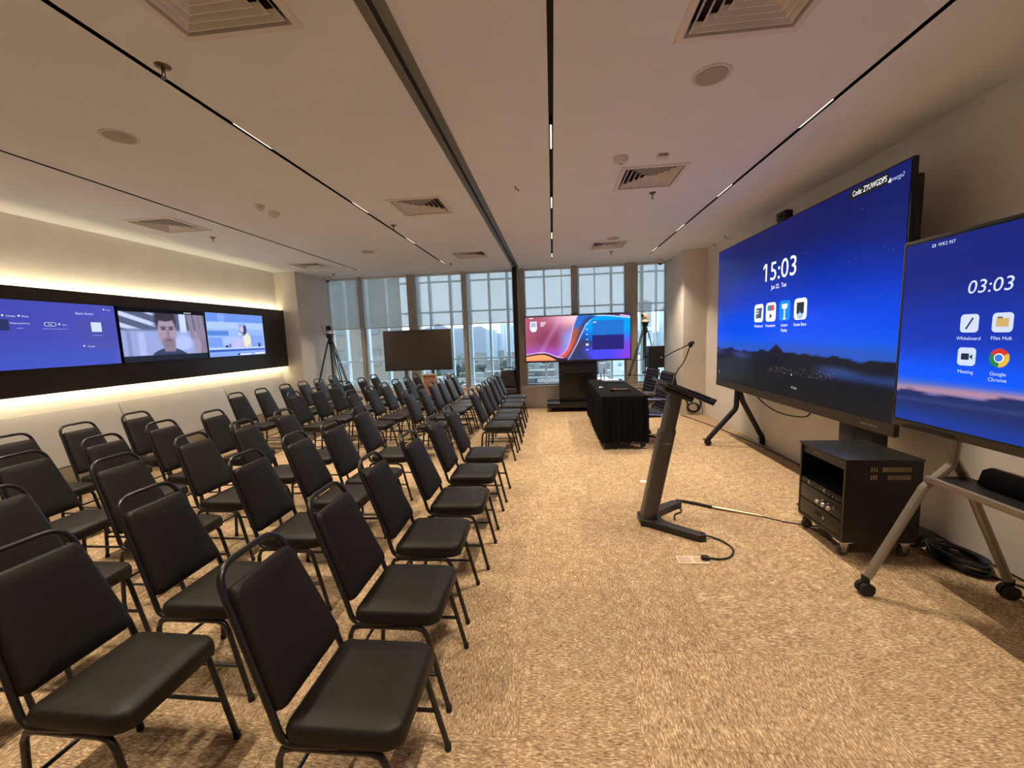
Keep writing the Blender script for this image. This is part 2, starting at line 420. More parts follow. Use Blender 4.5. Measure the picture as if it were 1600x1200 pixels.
def ss(a, b, x): 
    t_ = np.clip((x-a)/(b-a), 0, 1); return t_*t_*(3-2*t_)
def mixc(base, colr, m):
    c = np.array(colr, float)/255; return base*(1-m[..., None])+c*m[..., None]
def picture(parent, name, x0, z0, w_, h_, nx, nz, fn, y, label=None, material=None):
    u = np.linspace(0, 1, nx+1); v = np.linspace(0, 1, nz+1); U, V = np.meshgrid(u, v)
    C = np.clip(fn(U, V), 0, 1); C = np.where(C <= .04045, C/12.92, ((C+.055)/1.055)**2.4)
    verts = np.stack([x0+U*w_, np.full_like(U, y), z0+h_-V*h_], -1).reshape(-1, 3)
    idx = np.arange((nx+1)*(nz+1)).reshape(nz+1, nx+1)
    faces = np.stack([idx[1:, :-1], idx[1:, 1:], idx[:-1, 1:], idx[:-1, :-1]], -1).reshape(-1, 4)
    me = bpy.data.meshes.new(name); me.from_pydata(verts.tolist(), [], faces.tolist())
    at = me.color_attributes.new('Col', 'FLOAT_COLOR', 'POINT')
    at.data.foreach_set('color', np.concatenate([C.reshape(-1, 3), np.ones((C.shape[0]*C.shape[1], 1))], 1).astype(np.float32).ravel())
    o = link(name, me, material or SCREEN, parent)
    if label: o['label'] = label
    return o
def shape(parent, name, pts, m, y, th=.0006):
    """flat printed shape in the screen plane: pts are (x, z)"""
    return MB().prism(pts, y-th, y, 'xzy').build(name, m, parent, smooth=0)
def glyphs(parent, name, x, z, w_, h_, m, y, seed=1):
    '''a row of tiny unreadable marks, as the photograph shows'''
    r_ = random.Random(seed); mb = MB(); q = x-w_/2
    while q < x+w_/2-h_*.3:
        d = h_*r_.uniform(.35, .7); hh = h_*r_.uniform(.7, 1.0); mb.box(q, y-.0005, z-h_/2, q+d, y, z-h_/2+hh); q += d+h_*r_.choice((.2, .2, .25, .6))
    return mb.build(name, m, parent, smooth=0)
def text(parent, name, s, x, z, size, m, y, align='LEFT', shear=0, sx=1, rot=(math.pi/2, 0, 0), fit=None):
    c = bpy.data.curves.new('t', 'FONT'); c.body = s; c.size = size; c.align_x = align; c.shear = shear; c.resolution_u = 3
    o = bpy.data.objects.new('t', c); COL.objects.link(o); bpy.context.view_layer.update()
    dg = bpy.context.evaluated_depsgraph_get(); me = bpy.data.meshes.new_from_object(o.evaluated_get(dg)); bpy.data.objects.remove(o); bpy.data.curves.remove(c)
    me.materials.clear(); me.materials.append(m); me.name = name
    if fit:
        xs_ = [v.co.x for v in me.vertices]; sx = fit/max(1e-6, max(xs_)-min(xs_))
    t_ = bpy.data.objects.new(name, me); COL.objects.link(t_); t_.parent = parent; t_.location = (x, y, z); t_.rotation_euler = rot; t_.scale = (sx, 1, 1)
    return t_

SW, SH = 1.30, .73
def wall_display(y0, label, fn, res):
    t = thing('wall_display', label, 'display', (PX, y0, 1.447), math.pi/2, 'displays on the dark wall panel')
    MB().box(0, -.03, 0, SW, -.001, SH).build('bezel', BLACKP, t, bevel=.002)
    s = picture(t, 'screen', .008, .008, SW-.016, SH-.016, res[0], res[1], fn, -.0306)
    return t, s
# display 1: purple meeting interface
def f1(U, V):
    c = np.zeros(U.shape+(3,)); c += np.array([58, 62, 150])/255
    c = mixc(c, (70, 72, 160), ss(.2, 1, U)*.6); c = mixc(c, (56, 78, 172), ss(.4, 1, V)*.7); c = mixc(c, (88, 84, 150), ss(.93, 1, U)*ss(.5, 1, V)*.6)
    return c
t, s1 = wall_display(4.70-SW, 'purple display with white meeting menu, leftmost on the dark panel', f1, (40, 24))
def P1(u, v): return (.008+u*(SW-.016), SH-.008-v*(SH-.016))
LW = em((225, 228, 250)); LD = em((150, 155, 215))
def rr_uv(parent, name, u, v, wu, hv, m, y, r=.2, P=P1, sx=SW, sz=SH):
    x, z = P(u, v); return shape(parent, name, rrect(wu*sx, hv*sz, r*min(wu*sx, hv*sz), 4, x, z), m, y)
yy = -.0312
rr_uv(s1, 'menu_card', .82, .415, .27, .39, em((76, 79, 168)), yy, .04)
rr_uv(s1, 'menu_card', .82, .68, .27, .085, em((80, 82, 170)), yy, .15)
rr_uv(s1, 'thumbnail', .13, .36, .13, .15, em((44, 50, 96)), yy, .05)
rr_uv(s1, 'code_card', .82, .37, .086, .155, em((205, 218, 248)), yy-.0008, .05)   # the code itself is left out
for u, v, s, sz in ((.735, .155, 'Quick Access', .034), (.215, .235, 'Create', .026), (.305, .235, 'More', .026), (.265, .335, 'Measurement(1)', .024), (.57, .345, 'More', .02), (.755, .69, 'Storage', .024), (.945, .078, 'Settings', .016)):
    x, z = P1(u, v); text(s1, 'caption', s, x, z-sz*.3, sz, LW, yy-.0016, 'CENTER')
for u, v, w_ in ((.265, .405, .06), (.50, .41, .24), (.82, .51, .11)):
    x, z = P1(u, v); glyphs(s1, 'caption', x, z, w_, .009, LD, yy-.0016, int(u*100))
x, z = P1(.465, .34); shape(s1, 'button', rrect(.11, .042, .0205, 5, x, z), LW, yy-.0008); shape(s1, 'button_fill', rrect(.10, .034, .0165, 5, x, z), em((60, 66, 155)), yy-.0016); text(s1, 'caption', 'Play', x, z-.008, .024, LW, yy-.0024, 'CENTER')
for u, v in ((.165, .228), (.265, .228), (.53, .335), (.695, .68), (.905, .072)):
    x, z = P1(u, v); shape(s1, 'menu_dot', rrect(.018, .018, .0088, 4, x, z), LW, yy-.0016)

# display 2: video call with a man raising his hand (flat picture)
def f2(U, V):
    c = np.zeros(U.shape+(3,)); c += np.array([150, 166, 205])/255
    def el(u0, v0, a, b, e=.15): 
        d = np.sqrt(((U-u0)/a)**2+((V-v0)/b)**2); return 1-ss(1-e, 1+e, d)
    c = mixc(c, (88, 96, 118), ss(.45, .38, V))
    for k in range(5):
        dd = V-(.12+.55*(U-.02)+k*.21-.42); c = mixc(c, (200, 212, 240), (1-ss(.03, .055, np.abs(dd)))*ss(.42, .36, V)*ss(.42, .3, U))
    c = mixc(c, (196, 210, 240), (1-ss(.02, .05, np.abs(U-.2)))*ss(.4, .5, V)*.5)
    c = mixc(c, (206, 218, 245), (1-ss(.035, .05, np.abs(U-.70)))*ss(.5, .4, V))
    c = mixc(c, (110, 122, 150), (1-ss(.01, .03, np.abs(U-.07)))*ss(.4, .45, V)*.5)
    c = mixc(c, (186, 200, 236), el(.68, .66, .12, .16, .3)*.8)
    # shoulders, neck, face, hair
    sh = ss(0, .03, V-(.74+.9*(U-.50)**2*3.2)); c = mixc(c, (58, 66, 96), sh*ss(.28, .33, U)*ss(.86, .80, U))
    c = mixc(c, (150, 122, 130), ss(.435, .45, U)*ss(.585, .57, U)*ss(.6, .62, V)*ss(.86, .80, V))
    c = mixc(c, (62, 50, 58), el(.49, .235, .125, .24)); c = mixc(c, (176, 146, 150), el(.495, .44, .108, .335))
    c = mixc(c, (62, 50, 58), el(.485, .13, .12, .105)); c = mixc(c, (118, 92, 98), el(.50, .66, .075, .115, .4)*.55)
    for e_ in (.455, .545): c = mixc(c, (70, 56, 66), el(e_, .385, .028, .020, .5)); c = mixc(c, (84, 66, 74), el(e_, .345, .036, .014, .5))
    c = mixc(c, (138, 108, 114), el(.505, .47, .018, .085, .6)*.7); c = mixc(c, (120, 78, 88), el(.505, .605, .040, .016, .5))
    # raised hand
    hand = (142, 120, 128)
    c = mixc(c, hand, ss(.86, .90, U)*ss(.99, .96, V)*ss(.32, .45, V)); c = mixc(c, (168, 148, 160), el(.87, .72, .05, .26, .2))
    for a_, b_, ww in ((.80, .20, .036), (.88, .18, .034), (.95, .22, .034)):
        c = mixc(c, (150, 128, 136), (1-ss(ww*.75, ww, np.abs(U-(a_+.06*(V-b_)))))*ss(.02, .06, V)*ss(.66, .5, V))
    c = mixc(c, (190, 168, 176), el(.83, .96, .05, .06, .3))
    top = ss(.055, .050, V); c = mixc(c, (10, 10, 16), np.maximum(ss(.082, .078, V), ss(.885, .889, V)))
    c = mixc(c, (34, 40, 52), ss(.885, .889, V))
    g_ = c.mean(-1, keepdims=True); c = (g_+(c-g_)*.75)*np.array([.84, .86, .97])
    return c
t, s2 = wall_display(4.727, 'display showing a video call of a man raising his hand, middle of the panel', f2, (170, 96))
x, z = P1(.78, .045); glyphs(s2, 'caption', x, z, .13, .014, LW, yy, 7)
# display 3: woman at a desk with laptop
def f3(U, V):
    c = np.zeros(U.shape+(3,)); c += np.array([150, 176, 232])/255
    def bx(a, b, d, e_, k=.008): return ss(a, a+k, U)*ss(b, b-k, U)*ss(d, d+k, V)*ss(e_, e_-k, V)
    def el(u0, v0, a, b, e=.12): return 1-ss(1-e, 1+e, np.sqrt(((U-u0)/a)**2+((V-v0)/b)**2))
    c = mixc(c, (104, 140, 208), bx(0, 1, 0, .2)); c = mixc(c, (128, 160, 222), bx(.18, .3, 0, .2)); c = mixc(c, (176, 196, 238), bx(0, 1, .2, .36)*.8)
    c = mixc(c, (86, 128, 196), bx(0, .34, .40, .52)); c = mixc(c, (120, 150, 212), bx(.0, .22, .56, .78)); c = mixc(c, (176, 190, 228), bx(.24, .55, .55, .78)*.7)
    c = mixc(c, (110, 140, 205), bx(.68, .98, .5, .80)*.6); c = mixc(c, (140, 170, 226), bx(.72, .96, .42, .50))
    for k in range(5): c = mixc(c, (190, 208, 245), bx(0, 1, .04+k*.035, .045+k*.035, .004)*.5)
    c = mixc(c, (206, 214, 236), bx(.0, 1, .80, .835)); c = mixc(c, (58, 92, 168), bx(0, 1, .835, .90)); c = mixc(c, (130, 160, 225), bx(0, 1, .9, 1))
    c = mixc(c, (244, 246, 255), bx(.5, .72, .955, .99)); c = mixc(c, (244, 246, 255), bx(.78, .98, .95, .985)); c = mixc(c, (28, 34, 52), bx(.46, .5, .94, 1))
    c = mixc(c, (226, 222, 176), el(.655, .63, .075, .17)); c = mixc(c, (226, 222, 176), bx(.60, .73, .62, .79, .02))
    c = mixc(c, (58, 58, 82), el(.60, .36, .065, .15)); c = mixc(c, (206, 186, 190), el(.575, .36, .036, .085)); c = mixc(c, (150, 170, 216), el(.575, .24, .062, .06))
    c = mixc(c, (190, 180, 214), bx(.40, .60, .60, .795)); c = mixc(c, (60, 70, 110), bx(.33, .36, .70, .80)); c = mixc(c, (50, 60, 92), el(.29, .77, .03, .03))
    c = mixc(c, (40, 58, 80), bx(.86, .92, .70, .81)); c = mixc(c, (60, 70, 100), bx(.755, .765, .5, .8)); c = mixc(c, (214, 190, 190), el(.70, .76, .045, .03))
    return c*np.array([.88, .90, .97])
t, s3 = wall_display(6.045, 'display showing a woman with a laptop at a desk, rightmost on the panel', f3, (160, 90))
x, z = P1(.55, .47); glyphs(s3, 'caption', x, z, .10, .03, em((236, 240, 255)), yy, 8)

# ================================================================== RIGHT: LARGE DISPLAY on mobile stand
BW, BH, BX, BY0 = 3.27, 1.84, 2.45, 6.44      # screen; left edge (seen) at BY0
t = thing('large_display', 'huge wheeled display with blue desktop reading 15:03 along the right wall', 'display', (BX, BY0, 0), -math.pi/2)
Z0 = .875
cab = MB().box(0, 0, Z0-.095, BW, .035, Z0+BH+.01); cab.build('display_case', BLACKP, t, bevel=.003)
MB().box(.12, .035, Z0+.05, BW-.005, .085, Z0+BH-.1).build('rear_housing', BLACKP, t, bevel=.01)
MB().box(0, -.004, Z0-.095, BW, 0, Z0-.002).build('lower_trim', mat('bronze_trim', (78, 70, 60), .4, metal=.5), t)
glyphs(t, 'trim_lettering', BW-.24, Z0-.05, .16, .018, mat('trim_ink', (120, 110, 98), .5), -.0041, 2)
def fbig(U, V):
    c = np.zeros(U.shape+(3,)); c += np.array([6, 16, 78])/255
    c = mixc(c, (0, 40, 158), ss(.08, .46, V)); c = mixc(c, (0, 66, 208), ss(.36, .62, V)*(1-.5*np.abs(U-.62)))
    c = mixc(c, (10, 74, 200), ss(.6, .7, V)); c = mixc(c, (44, 72, 148), ss(.67, .735, V)*.7)
    c = mixc(c, (6, 24, 104), ss(.25, 0, U)*ss(.65, .2, V)*.7); c = mixc(c, (10, 22, 88), ss(.75, 1, U)*ss(.5, .1, V)*.7)
    rid = .755-.005*np.sin(U*19)-.005*np.sin(U*47+1)-.003*np.sin(U*97)
    rid = rid-.050*np.maximum(0, 1-np.abs(U-.503)/.045)**1.15-.016*np.maximum(0, 1-np.abs(U-.61)/.06)-.010*np.maximum(0, 1-np.abs(U-.17)/.12)-.012*np.maximum(0, 1-np.abs(U-.50)/.16)
    m = ss(-.003, .004, V-rid); c = mixc(c, (20, 21, 28), m)
    cl = np.exp(-((V-(.795+.06*(U-.4)))/.022)**2)*(.5+.5*np.sin(U*23+2.0))*(.5+.5*np.sin(U*8.1+.6)); c = mixc(c, (66, 88, 150), m*np.clip(cl, 0, 1)*.7)
    c = mixc(c, (34, 54, 108), m*np.exp(-((V-.835)/.02)**2)*ss(.68, .80, U)*.8); c = mixc(c, (26, 24, 26), ss(.86, .95, V)*m)
    return c
s = picture(t, 'screen', .012, Z0, BW-.024, BH-.004, 220, 124, fbig, -.0045)
def PB(u, v): return (.0+u*BW, Z0+BH-v*BH)
WH = em((255, 255, 255), 1.15); yb = -.0055
def ICO(parent, u, v, m, P, wu, y, r=.2):
    x, z = P(u, v); return shape(parent, 'app_icon', rrect(wu, wu, wu*r, 5, x, z), m, y)
x, z = PB(.504, .318); text(s, 'clock', '15:03', x, z, .285, WH, yb, 'CENTER', fit=.60); q_ = x-.285; shape(s, 'clock_flag', [(q_-.045, z+.135), (q_+.0, z+.168), (q_+.0, z+.205), (q_-.045, z+.165)], WH, yb)
x, z = PB(.505, .372); text(s, 'date', 'Jun 23,  Tue', x, z, .068, WH, yb, 'CENTER', sx=.9)
ic = []
for u in (.379, .462, .547, .632): ic.append(ICO(s, u, .508, em((240, 240, 246), 1.1) if u != .547 else em((20, 130, 226), 1.1), PB, .211, yb))
x, z = PB(.379, .508); shape(s, 'icon_mark', rrect(.13, .12, .008, 2, x, z), em((84, 100, 122)), yb-.001); shape(s, 'icon_mark', [(x+.01, z-.05), (x+.03, z-.05), (x+.085, z+.05), (x+.065, z+.06)], em((52, 60, 76)), yb-.002)
shape(s, 'icon_mark', rrect(.05, .012, .003, 2, x-.03, z+.03), WH, yb-.002); shape(s, 'icon_mark', rrect(.05, .012, .003, 2, x-.03, z), WH, yb-.002)
x, z = PB(.462, .508)
for k, cc in enumerate(((70, 160, 150), (80, 120, 200), (226, 70, 60), (220, 90, 50))): shape(s, 'icon_mark', rrect(.034, .062, .003, 2, x-.051+.034*k, z+.045), em(cc), yb-.001)
shape(s, 'icon_mark', [(x-.018, z-.075), (x+.030, z-.045), (x-.018, z-.012)], em((60, 60, 60)), yb-.001)
x, z = PB(.547, .508); shape(s, 'icon_mark', [(x-.045, z+.02), (x+.045, z+.02), (x+.055, z+.07), (x-.055, z+.07)], em((236, 244, 252)), yb-.001); shape(s, 'icon_mark', rrect(.022, .11, .003, 2, x, z-.03), em((236, 244, 252)), yb-.001); shape(s, 'icon_mark', rrect(.06, .014, .003, 2, x, z-.085), em((236, 244, 252)), yb-.001)
x, z = PB(.632, .508); shape(s, 'icon_mark', rrect(.12, .11, .006, 2, x, z+.01), em((46, 50, 54)), yb-.001)
for r in (.05, .032): shape(s, 'icon_mark', [(x+r*math.cos(a), z-.045+r*math.sin(a)) for a in np.linspace(math.pi, 2*math.pi, 9)]+[(x+(r-.01)*math.cos(a), z-.045+(r-.01)*math.sin(a)) for a in np.linspace(2*math.pi, math.pi, 9)], em((70, 140, 210)), yb-.002)
shape(s, 'icon_mark', [(x-.022, z-.05), (x+.022, z-.05), (x, z-.02)], em((120, 180, 235)), yb-.003)
for u, v, st in ((.379, .598, 'Whiteboard'), (.462, .598, 'Presentation'), (.547, .598, 'Lectern'), (.547, .628, 'Display'), (.632, .598, 'Screen Share')):
    x, z = PB(u, v); text(s, 'caption', st, x, z, .045, WH, yb, 'CENTER', sx=.9)
x, z = PB(.879, .034); shape(s, 'code_banner', rrect(.40, .085, .02, 3, x, z), em((30, 30, 34)), yb)
text(s, 'code_text', 'Code: ZYUWGDPS', PB(.829, 0)[0], z-.019, .062, WH, yb-.001, fit=.343)
x, z = PB(.943, .053); shape(s, 'logo_mark', [(x-.018, z), (x+.008, z), (x+.006, z+.03)], WH, yb); text(s, 'logo_text', 'ynergy2', x+.008, z+.0, .045, em((180, 196, 240)), yb, shear=.25, fit=.118)
x, z = PB(.60, .945); text(s, 'caption', 'All apps', x, z, .035, em((190, 190, 196)), yb, sx=.9); shape(s, 'page_dot', rrect(.018, .018, .0088, 4, *PB(.60, .87)), em((190, 190, 200)), yb)
shape(s, 'side_handle', rrect(.008, .045, .003, 3, *PB(.036, .94)), em((200, 200, 210)), yb)
rs = random.Random(3)
for k in range(26):
    shape(s, 'star', rrect(.006, .006, .0028, 2, *PB(rs.uniform(.1, .97), rs.uniform(.06, .6))), em((120, 150, 230)), yb)
st = MB()
for k in range(120):
    x, z = PB(rs.uniform(.45, .80), rs.uniform(.83, .87)); q = rs.uniform(.003, .006); st.prism([(x-q, z), (x, z-q), (x+q, z), (x, z+q)], yb-.0004, yb, 'xzy')
o = st.build('city_light_dots', em((150, 130, 110), .7), s, smooth=0); o['kind'] = 'stuff'
# stand legs (local x along the screen, y towards wall)
def yleg(parent, lx):
    cy = .07
    front = fillet([(lx, cy-.02, Z0-.09), (lx, cy-.03, .52), (lx, cy-.385, .10)], .12, 6)
    f_ = MB().tube(front, .034, 10).build('leg', DKBLUE, parent); rear = MB().tube([(lx, cy, Z0-.09), (lx, cy+.06, .60), (lx, cy+.325, .10)], .034, 10).build('leg', DKBLUE, parent)
    for yv, par in ((cy-.395, f_), (cy+.335, rear)):
        c = MB().cyl((lx-.028, yv, .04), (lx-.008, yv, .04), .04, 18).cyl((lx+.008, yv, .04), (lx+.028, yv, .04), .04, 18).box(lx-.02, yv-.02, .06, lx+.02, yv+.03, .11)
        c.build('castor', RUBBER, par); MB().cbox((lx, yv-.035, .085), (.05, .05, .012)).build('brake_pedal', RUBBER, par)
DKBLUE = mat('stand_paint', (36, 38, 42), .4, metal=.3)
yleg(t, BY0-5.84); yleg(t, BY0-3.60)
MB().box(BY0-3.78, .02, .55, BY0-3.40, .14, Z0-.09).build('stand_bracket', DKBLUE, t, bevel=.01)
MB().box(.45, .04, Z0-.09, BW-.3, .12, Z0+.0).build('stand_crossbar', DKBLUE, t)
tag(MB().tube(spline([(BX+.06, 5.35, Z0-.09), (BX+.06, 5.2, .72), (BX+.06, 4.9, .66), (BX+.07, 4.6, .66), (BX+.08, 4.35, .70), (BX+.08, 4.25, Z0-.09)], 6), .007, 6).build('hanging_cable', RUBBER), 'black cable drooping under the huge display', 'cable')
# camera bar on top of the big display
t = thing('conference_camera', 'small black camera block standing on top of the huge display', 'camera', (BX+.03, 4.80, Z0+BH+.011), -math.pi/2)
MB().box(-.08, -.03, 0, .08, .05, .02).build('mount', BLACKP, t, bevel=.004); MB().box(-.09, -.04, .02, .09, .045, .10).build('camera_body', BLACKP, t, bevel=.012)
MB().lathe([(.03, 0), (.034, .012), (.026, .014), (.02, .004)], (0, -.04, .06), 16, Matrix.Rotation(math.pi/2, 3, 'X')).build('lens', mat('lens_glass', (8, 8, 10), .08, spec=.8), t)

# ================================================================== RIGHT: second (nearer) display
W2, H2, X2, Y2 = 1.95, 1.15, 2.2, 2.874
t = thing('interactive_display', 'wheeled touch display reading 03:03 at the right edge, nearest the camera', 'display', (X2, Y2, 0), -math.pi/2)
ZB = .95
MB().box(0, 0, ZB, W2, .06, ZB+H2).build('display_case', mat('display_case_grey', (70, 70, 70), .4, metal=.4), t, bevel=.006)
MB().box(.018, -.003, ZB+.045, W2-.018, .0, ZB+H2-.018).build('inner_bezel', BLACKP, t)
MB().box(.10, .06, ZB+.12, W2-.10, .10, ZB+H2-.12).build('rear_housing', BLACKP, t, bevel=.01)
MB().box(.1, -.008, ZB+.008, .42, 0, ZB+.02).build('pen_tray', BLACKP, t)
def fsm(U, V):
    c = np.zeros(U.shape+(3,)); c += np.array([20, 30, 104])/255
    c = mixc(c, (22, 46, 150), ss(.15, .5, V)); c = mixc(c, (14, 74, 214), ss(.5, .74, V)); c = mixc(c, (70, 92, 170), ss(.73, .79, V)); c = mixc(c, (176, 124, 130), (1-ss(0, .04, np.abs(V-(.815-.06*U))))*.8)
    hz = .83-.08*U-.008*np.sin(U*40)-.01*np.sin(U*23); m = ss(0, .012, V-hz)
    c = mixc(c, (30, 40, 84), m); c = mixc(c, (24, 50, 132), m*ss(.86, 1, V)); c = mixc(c, (56, 66, 120), m*(1-ss(0, .02, np.abs(V-.875+.05*U)))*.5)
    return c
s = picture(t, 'screen', .028, ZB+.055, W2-.056, H2-.083, 120, 70, fsm, -.0034)
def PS(u, v): return (u*W2, ZB+H2-v*H2)
WH2 = em((214, 222, 246)); ys = -.0042
x, z = PS(.277, .306); text(s, 'clock', '03:03', x, z, .098, WH2, ys, 'CENTER', shear=.12, sx=1.05)
x, z = PS(.14, .058); text(s, 'caption', 'WK2 957', x-.035, z, .026, WH2, ys); shape(s, 'icon_mark', rrect(.022, .016, .003, 3, x-.06, z+.008), WH2, ys)
shape(s, 'icon_mark', rrect(.015, .009, .002, 3, x-.06, z+.008), em((24, 34, 112)), ys-.001)
for u, v in ((.234, .441), (.317, .441), (.234, .594)): ICO(s, u, v, em((205, 216, 246)), PS, .096, ys)
x, z = PS(.234, .441); shape(s, 'icon_mark', [(x-.02, z-.028), (x-.012, z-.032), (x+.022, z+.026), (x+.014, z+.03)], em((50, 56, 70)), ys-.001)
x, z = PS(.317, .441); shape(s, 'icon_mark', rrect(.058, .042, .004, 3, x, z), em((206, 172, 106)), ys-.001); shape(s, 'icon_mark', rrect(.025, .01, .002, 2, x-.012, z+.024), em((120, 104, 70)), ys-.001)
x, z = PS(.234, .594); shape(s, 'icon_mark', rrect(.042, .034, .004, 3, x-.007, z), em((38, 48, 62)), ys-.001); shape(s, 'icon_mark', [(x+.016, z), (x+.032, z+.014), (x+.032, z-.014)], em((38, 48, 62)), ys-.001)
x, z = PS(.317, .593)
def arc(r0, r1, a0, a1, n=14):
    A = np.radians(np.linspace(a0, a1, n)); return [(x+r1*math.cos(a), z+r1*math.sin(a)) for a in A]+[(x+r0*math.cos(a), z+r0*math.sin(a)) for a in A[::-1]]
for a0, cc in ((30, (206, 56, 48)), (150, (36, 128, 70)), (270, (226, 184, 66))): shape(s, 'app_icon', arc(.021, .047, a0, a0+120), em(cc), ys)
shape(s, 'icon_mark', rrect(.046, .046, .0225, 6, x, z), em((236, 240, 250)), ys-.001); shape(s, 'icon_mark', rrect(.036, .036, .0175, 6, x, z), em((60, 118, 226)), ys-.002)
for u, v, q in ((.234, .517, 'Whiteboard'), (.317, .515, 'Files Hub'), (.234, .672, 'Meeting'), (.317, .670, 'Google'), (.317, .696, 'Chrome')):
    x, z = PS(u, v); text(s, 'caption', q, x, z, .026, WH2, ys, 'CENTER')
# stand
BRZ = mat('stand_grey', (150, 142, 130), .42, metal=.5)
for lx in (Y2-2.49, W2-(Y2-2.49)):
    cy = .05
    a = MB().tube(fillet([(lx, cy, ZB-.0), (lx, cy-.01, .80), (lx, cy-.15, .66), (lx, cy-.415, .11)], [.08, .06], 5), .024, 10).build('leg', BRZ, t)
    b = MB().tube(fillet([(lx, cy, .82), (lx, cy+.06, .72), (lx, cy+.335, .11)], .05, 5), .024, 10).build('leg', BRZ, t)
    for yv, par in ((cy-.425, a), (cy+.345, b)):
        MB().cyl((lx-.03, yv, .04), (lx-.006, yv, .04), .04, 18).cyl((lx+.006, yv, .04), (lx+.03, yv, .04), .04, 18).box(lx-.015, yv-.015, .05, lx+.015, yv+.015, .12).build('castor', RUBBER, par)
MB().box(Y2-2.49-.0, -.10, .70, W2-(Y2-2.49), -.075, .735).build('shelf_rail', BRZ, t, bevel=.003)
MB().box(Y2-2.49+.0, -.075, .712, W2-(Y2-2.49), .12, .728).build('shelf', BLACKP, t)
sh = MB().prism([(Y2-2.49+.08, .728), (W2-(Y2-2.49)-.08, .728), (W2-(Y2-2.49)-.10, .80), (W2-(Y2-2.49)-.14, .825), (Y2-2.49+.14, .825), (Y2-2.49+.10, .80)], .10, .12, 'xzy').build('shelf_backboard', BLACKP, t)
MB().box(Y2-2.49, .02, ZB+.0, W2-(Y2-2.49), .09, ZB+.05).build('stand_crossbar', BLACKP, t)

# ================================================================== RACK CABINET
t = thing('rack_cabinet', 'black wheeled equipment rack with chrome knobs below the displays', 'cabinet', (1.95, 3.40, 0), -math.pi/2)
RW, RD, RZ0, RZ1 = .51, .48, .115, .70
bd = MB().box(0, 0, RZ0, .018, RD, RZ1-.012).box(RW-.018, 0, RZ0, RW, RD, RZ1-.012).box(.018, RD-.015, RZ0, RW-.018, RD, RZ1-.012).box(.018, 0, RZ0, RW-.018, RD-.015, RZ0+.02)
bd.build('body', BLACKM, t); MB().box(-.006, -.008, RZ1-.012, RW+.006, RD+.004, RZ1+.004).build('top', BLACKM, t, bevel=.003)
MB().box(.018, .01, RZ1-.075, RW-.018, .03, RZ1-.012).build('header_panel', BLACKM, t)
glyphs(t, 'header_lettering', .20, RZ1-.04, .09, .014, mat('grey_ink', (130, 130, 128), .5), .0094, 3)
MB().box(.018, .30, .42, RW-.018, .32, .63).build('recess_back', mat('recess_black', (6, 6, 6), .8), t)
mx = MB().box(.018, .004, .385, RW-.018, .20, .43).build('equipment_unit', BLACKP, t, bevel=.002)
for k, xx in enumerate((.07, .12, .16, .30, .36, .40, .44)): MB().box(xx, -.004, .395, xx+(.014 if k in (1, 3) else .008), .004, .42 if k in (1, 3) else .406).build('switch', mat('switch_grey', (150, 150, 145), .4) if k in (1, 3) else GREYM, mx)
dr = MB().box(.024, .0, .265, RW-.024, .02, .38).build('drawer', BLACKM, t, bevel=.003)
for k, xx in enumerate((.30, .36, .42)):
    MB().lathe([(.012, 0), (.012, .006), (.008, .008), (.008, .03), (.017, .032), (.017, .045), (.014, .05)], (xx, 0, .325-.0), 16, Matrix.Rotation(math.pi/2, 3, 'X')).build('knob', CHROME, dr)
dr = MB().box(.024, .0, RZ0+.025, RW-.024, .02, .258).build('drawer', BLACKM, t, bevel=.003)
MB().box(.22, -.003, .20, .28, 0, .225).build('pull_slot', mat('recess_black', (6, 6, 6)), dr); MB().lathe([(.011, 0), (.011, .008), (.006, .011)], (.32, 0, .205), 14, Matrix.Rotation(math.pi/2, 3, 'X')).build('lock', CHROME, dr)
vm = MB().box(-.0012, -.004, -.016, .0012, .004, .016).mesh('vent_slot', 0); VM = mat('vent_slot_light', (150, 132, 106), .7)
vm.materials.append(VM)
for rz in (.635, .58):
    for k in range(3): link('vent_slot', vm, None, t, (RW+.0012, .16+.016*k, rz))
    for k in range(15 if rz > .6 else 12): link('vent_slot', vm, None, t, (RW+.0012, .40-.012*k, rz))
for xx in (.05, RW-.05):
    for yv in (.04, RD-.05):
        f_ = MB().box(xx-.035, yv-.045, RZ0-.012, xx+.035, yv+.045, RZ0).prism([(yv-.03, RZ0-.012), (yv+.03, RZ0-.012), (yv+.012, .03), (yv-.012, .03)], xx-.018, xx-.014, 'yzx').prism([(yv-.03, RZ0-.012), (yv+.03, RZ0-.012), (yv+.012, .03), (yv-.012, .03)], xx+.014, xx+.018, 'yzx')
        c = f_.build('castor', CHROME, t); MB().cyl((xx-.011, yv, .037), (xx+.011, yv, .037), .037, 18).build('wheel', mat('wheel_grey', (70, 70, 70), .6), c)

# ================================================================== LECTERN
t = thing('lectern', 'slanted grey lectern with V-shaped base and microphones on the open carpet', 'lectern', (.74, 3.43, 0), 0)
LG = mat('lectern_grey', (84, 82, 80), .42, metal=.45); LBK = mat('lectern_dark', (42, 42, 43), .45, metal=.2)
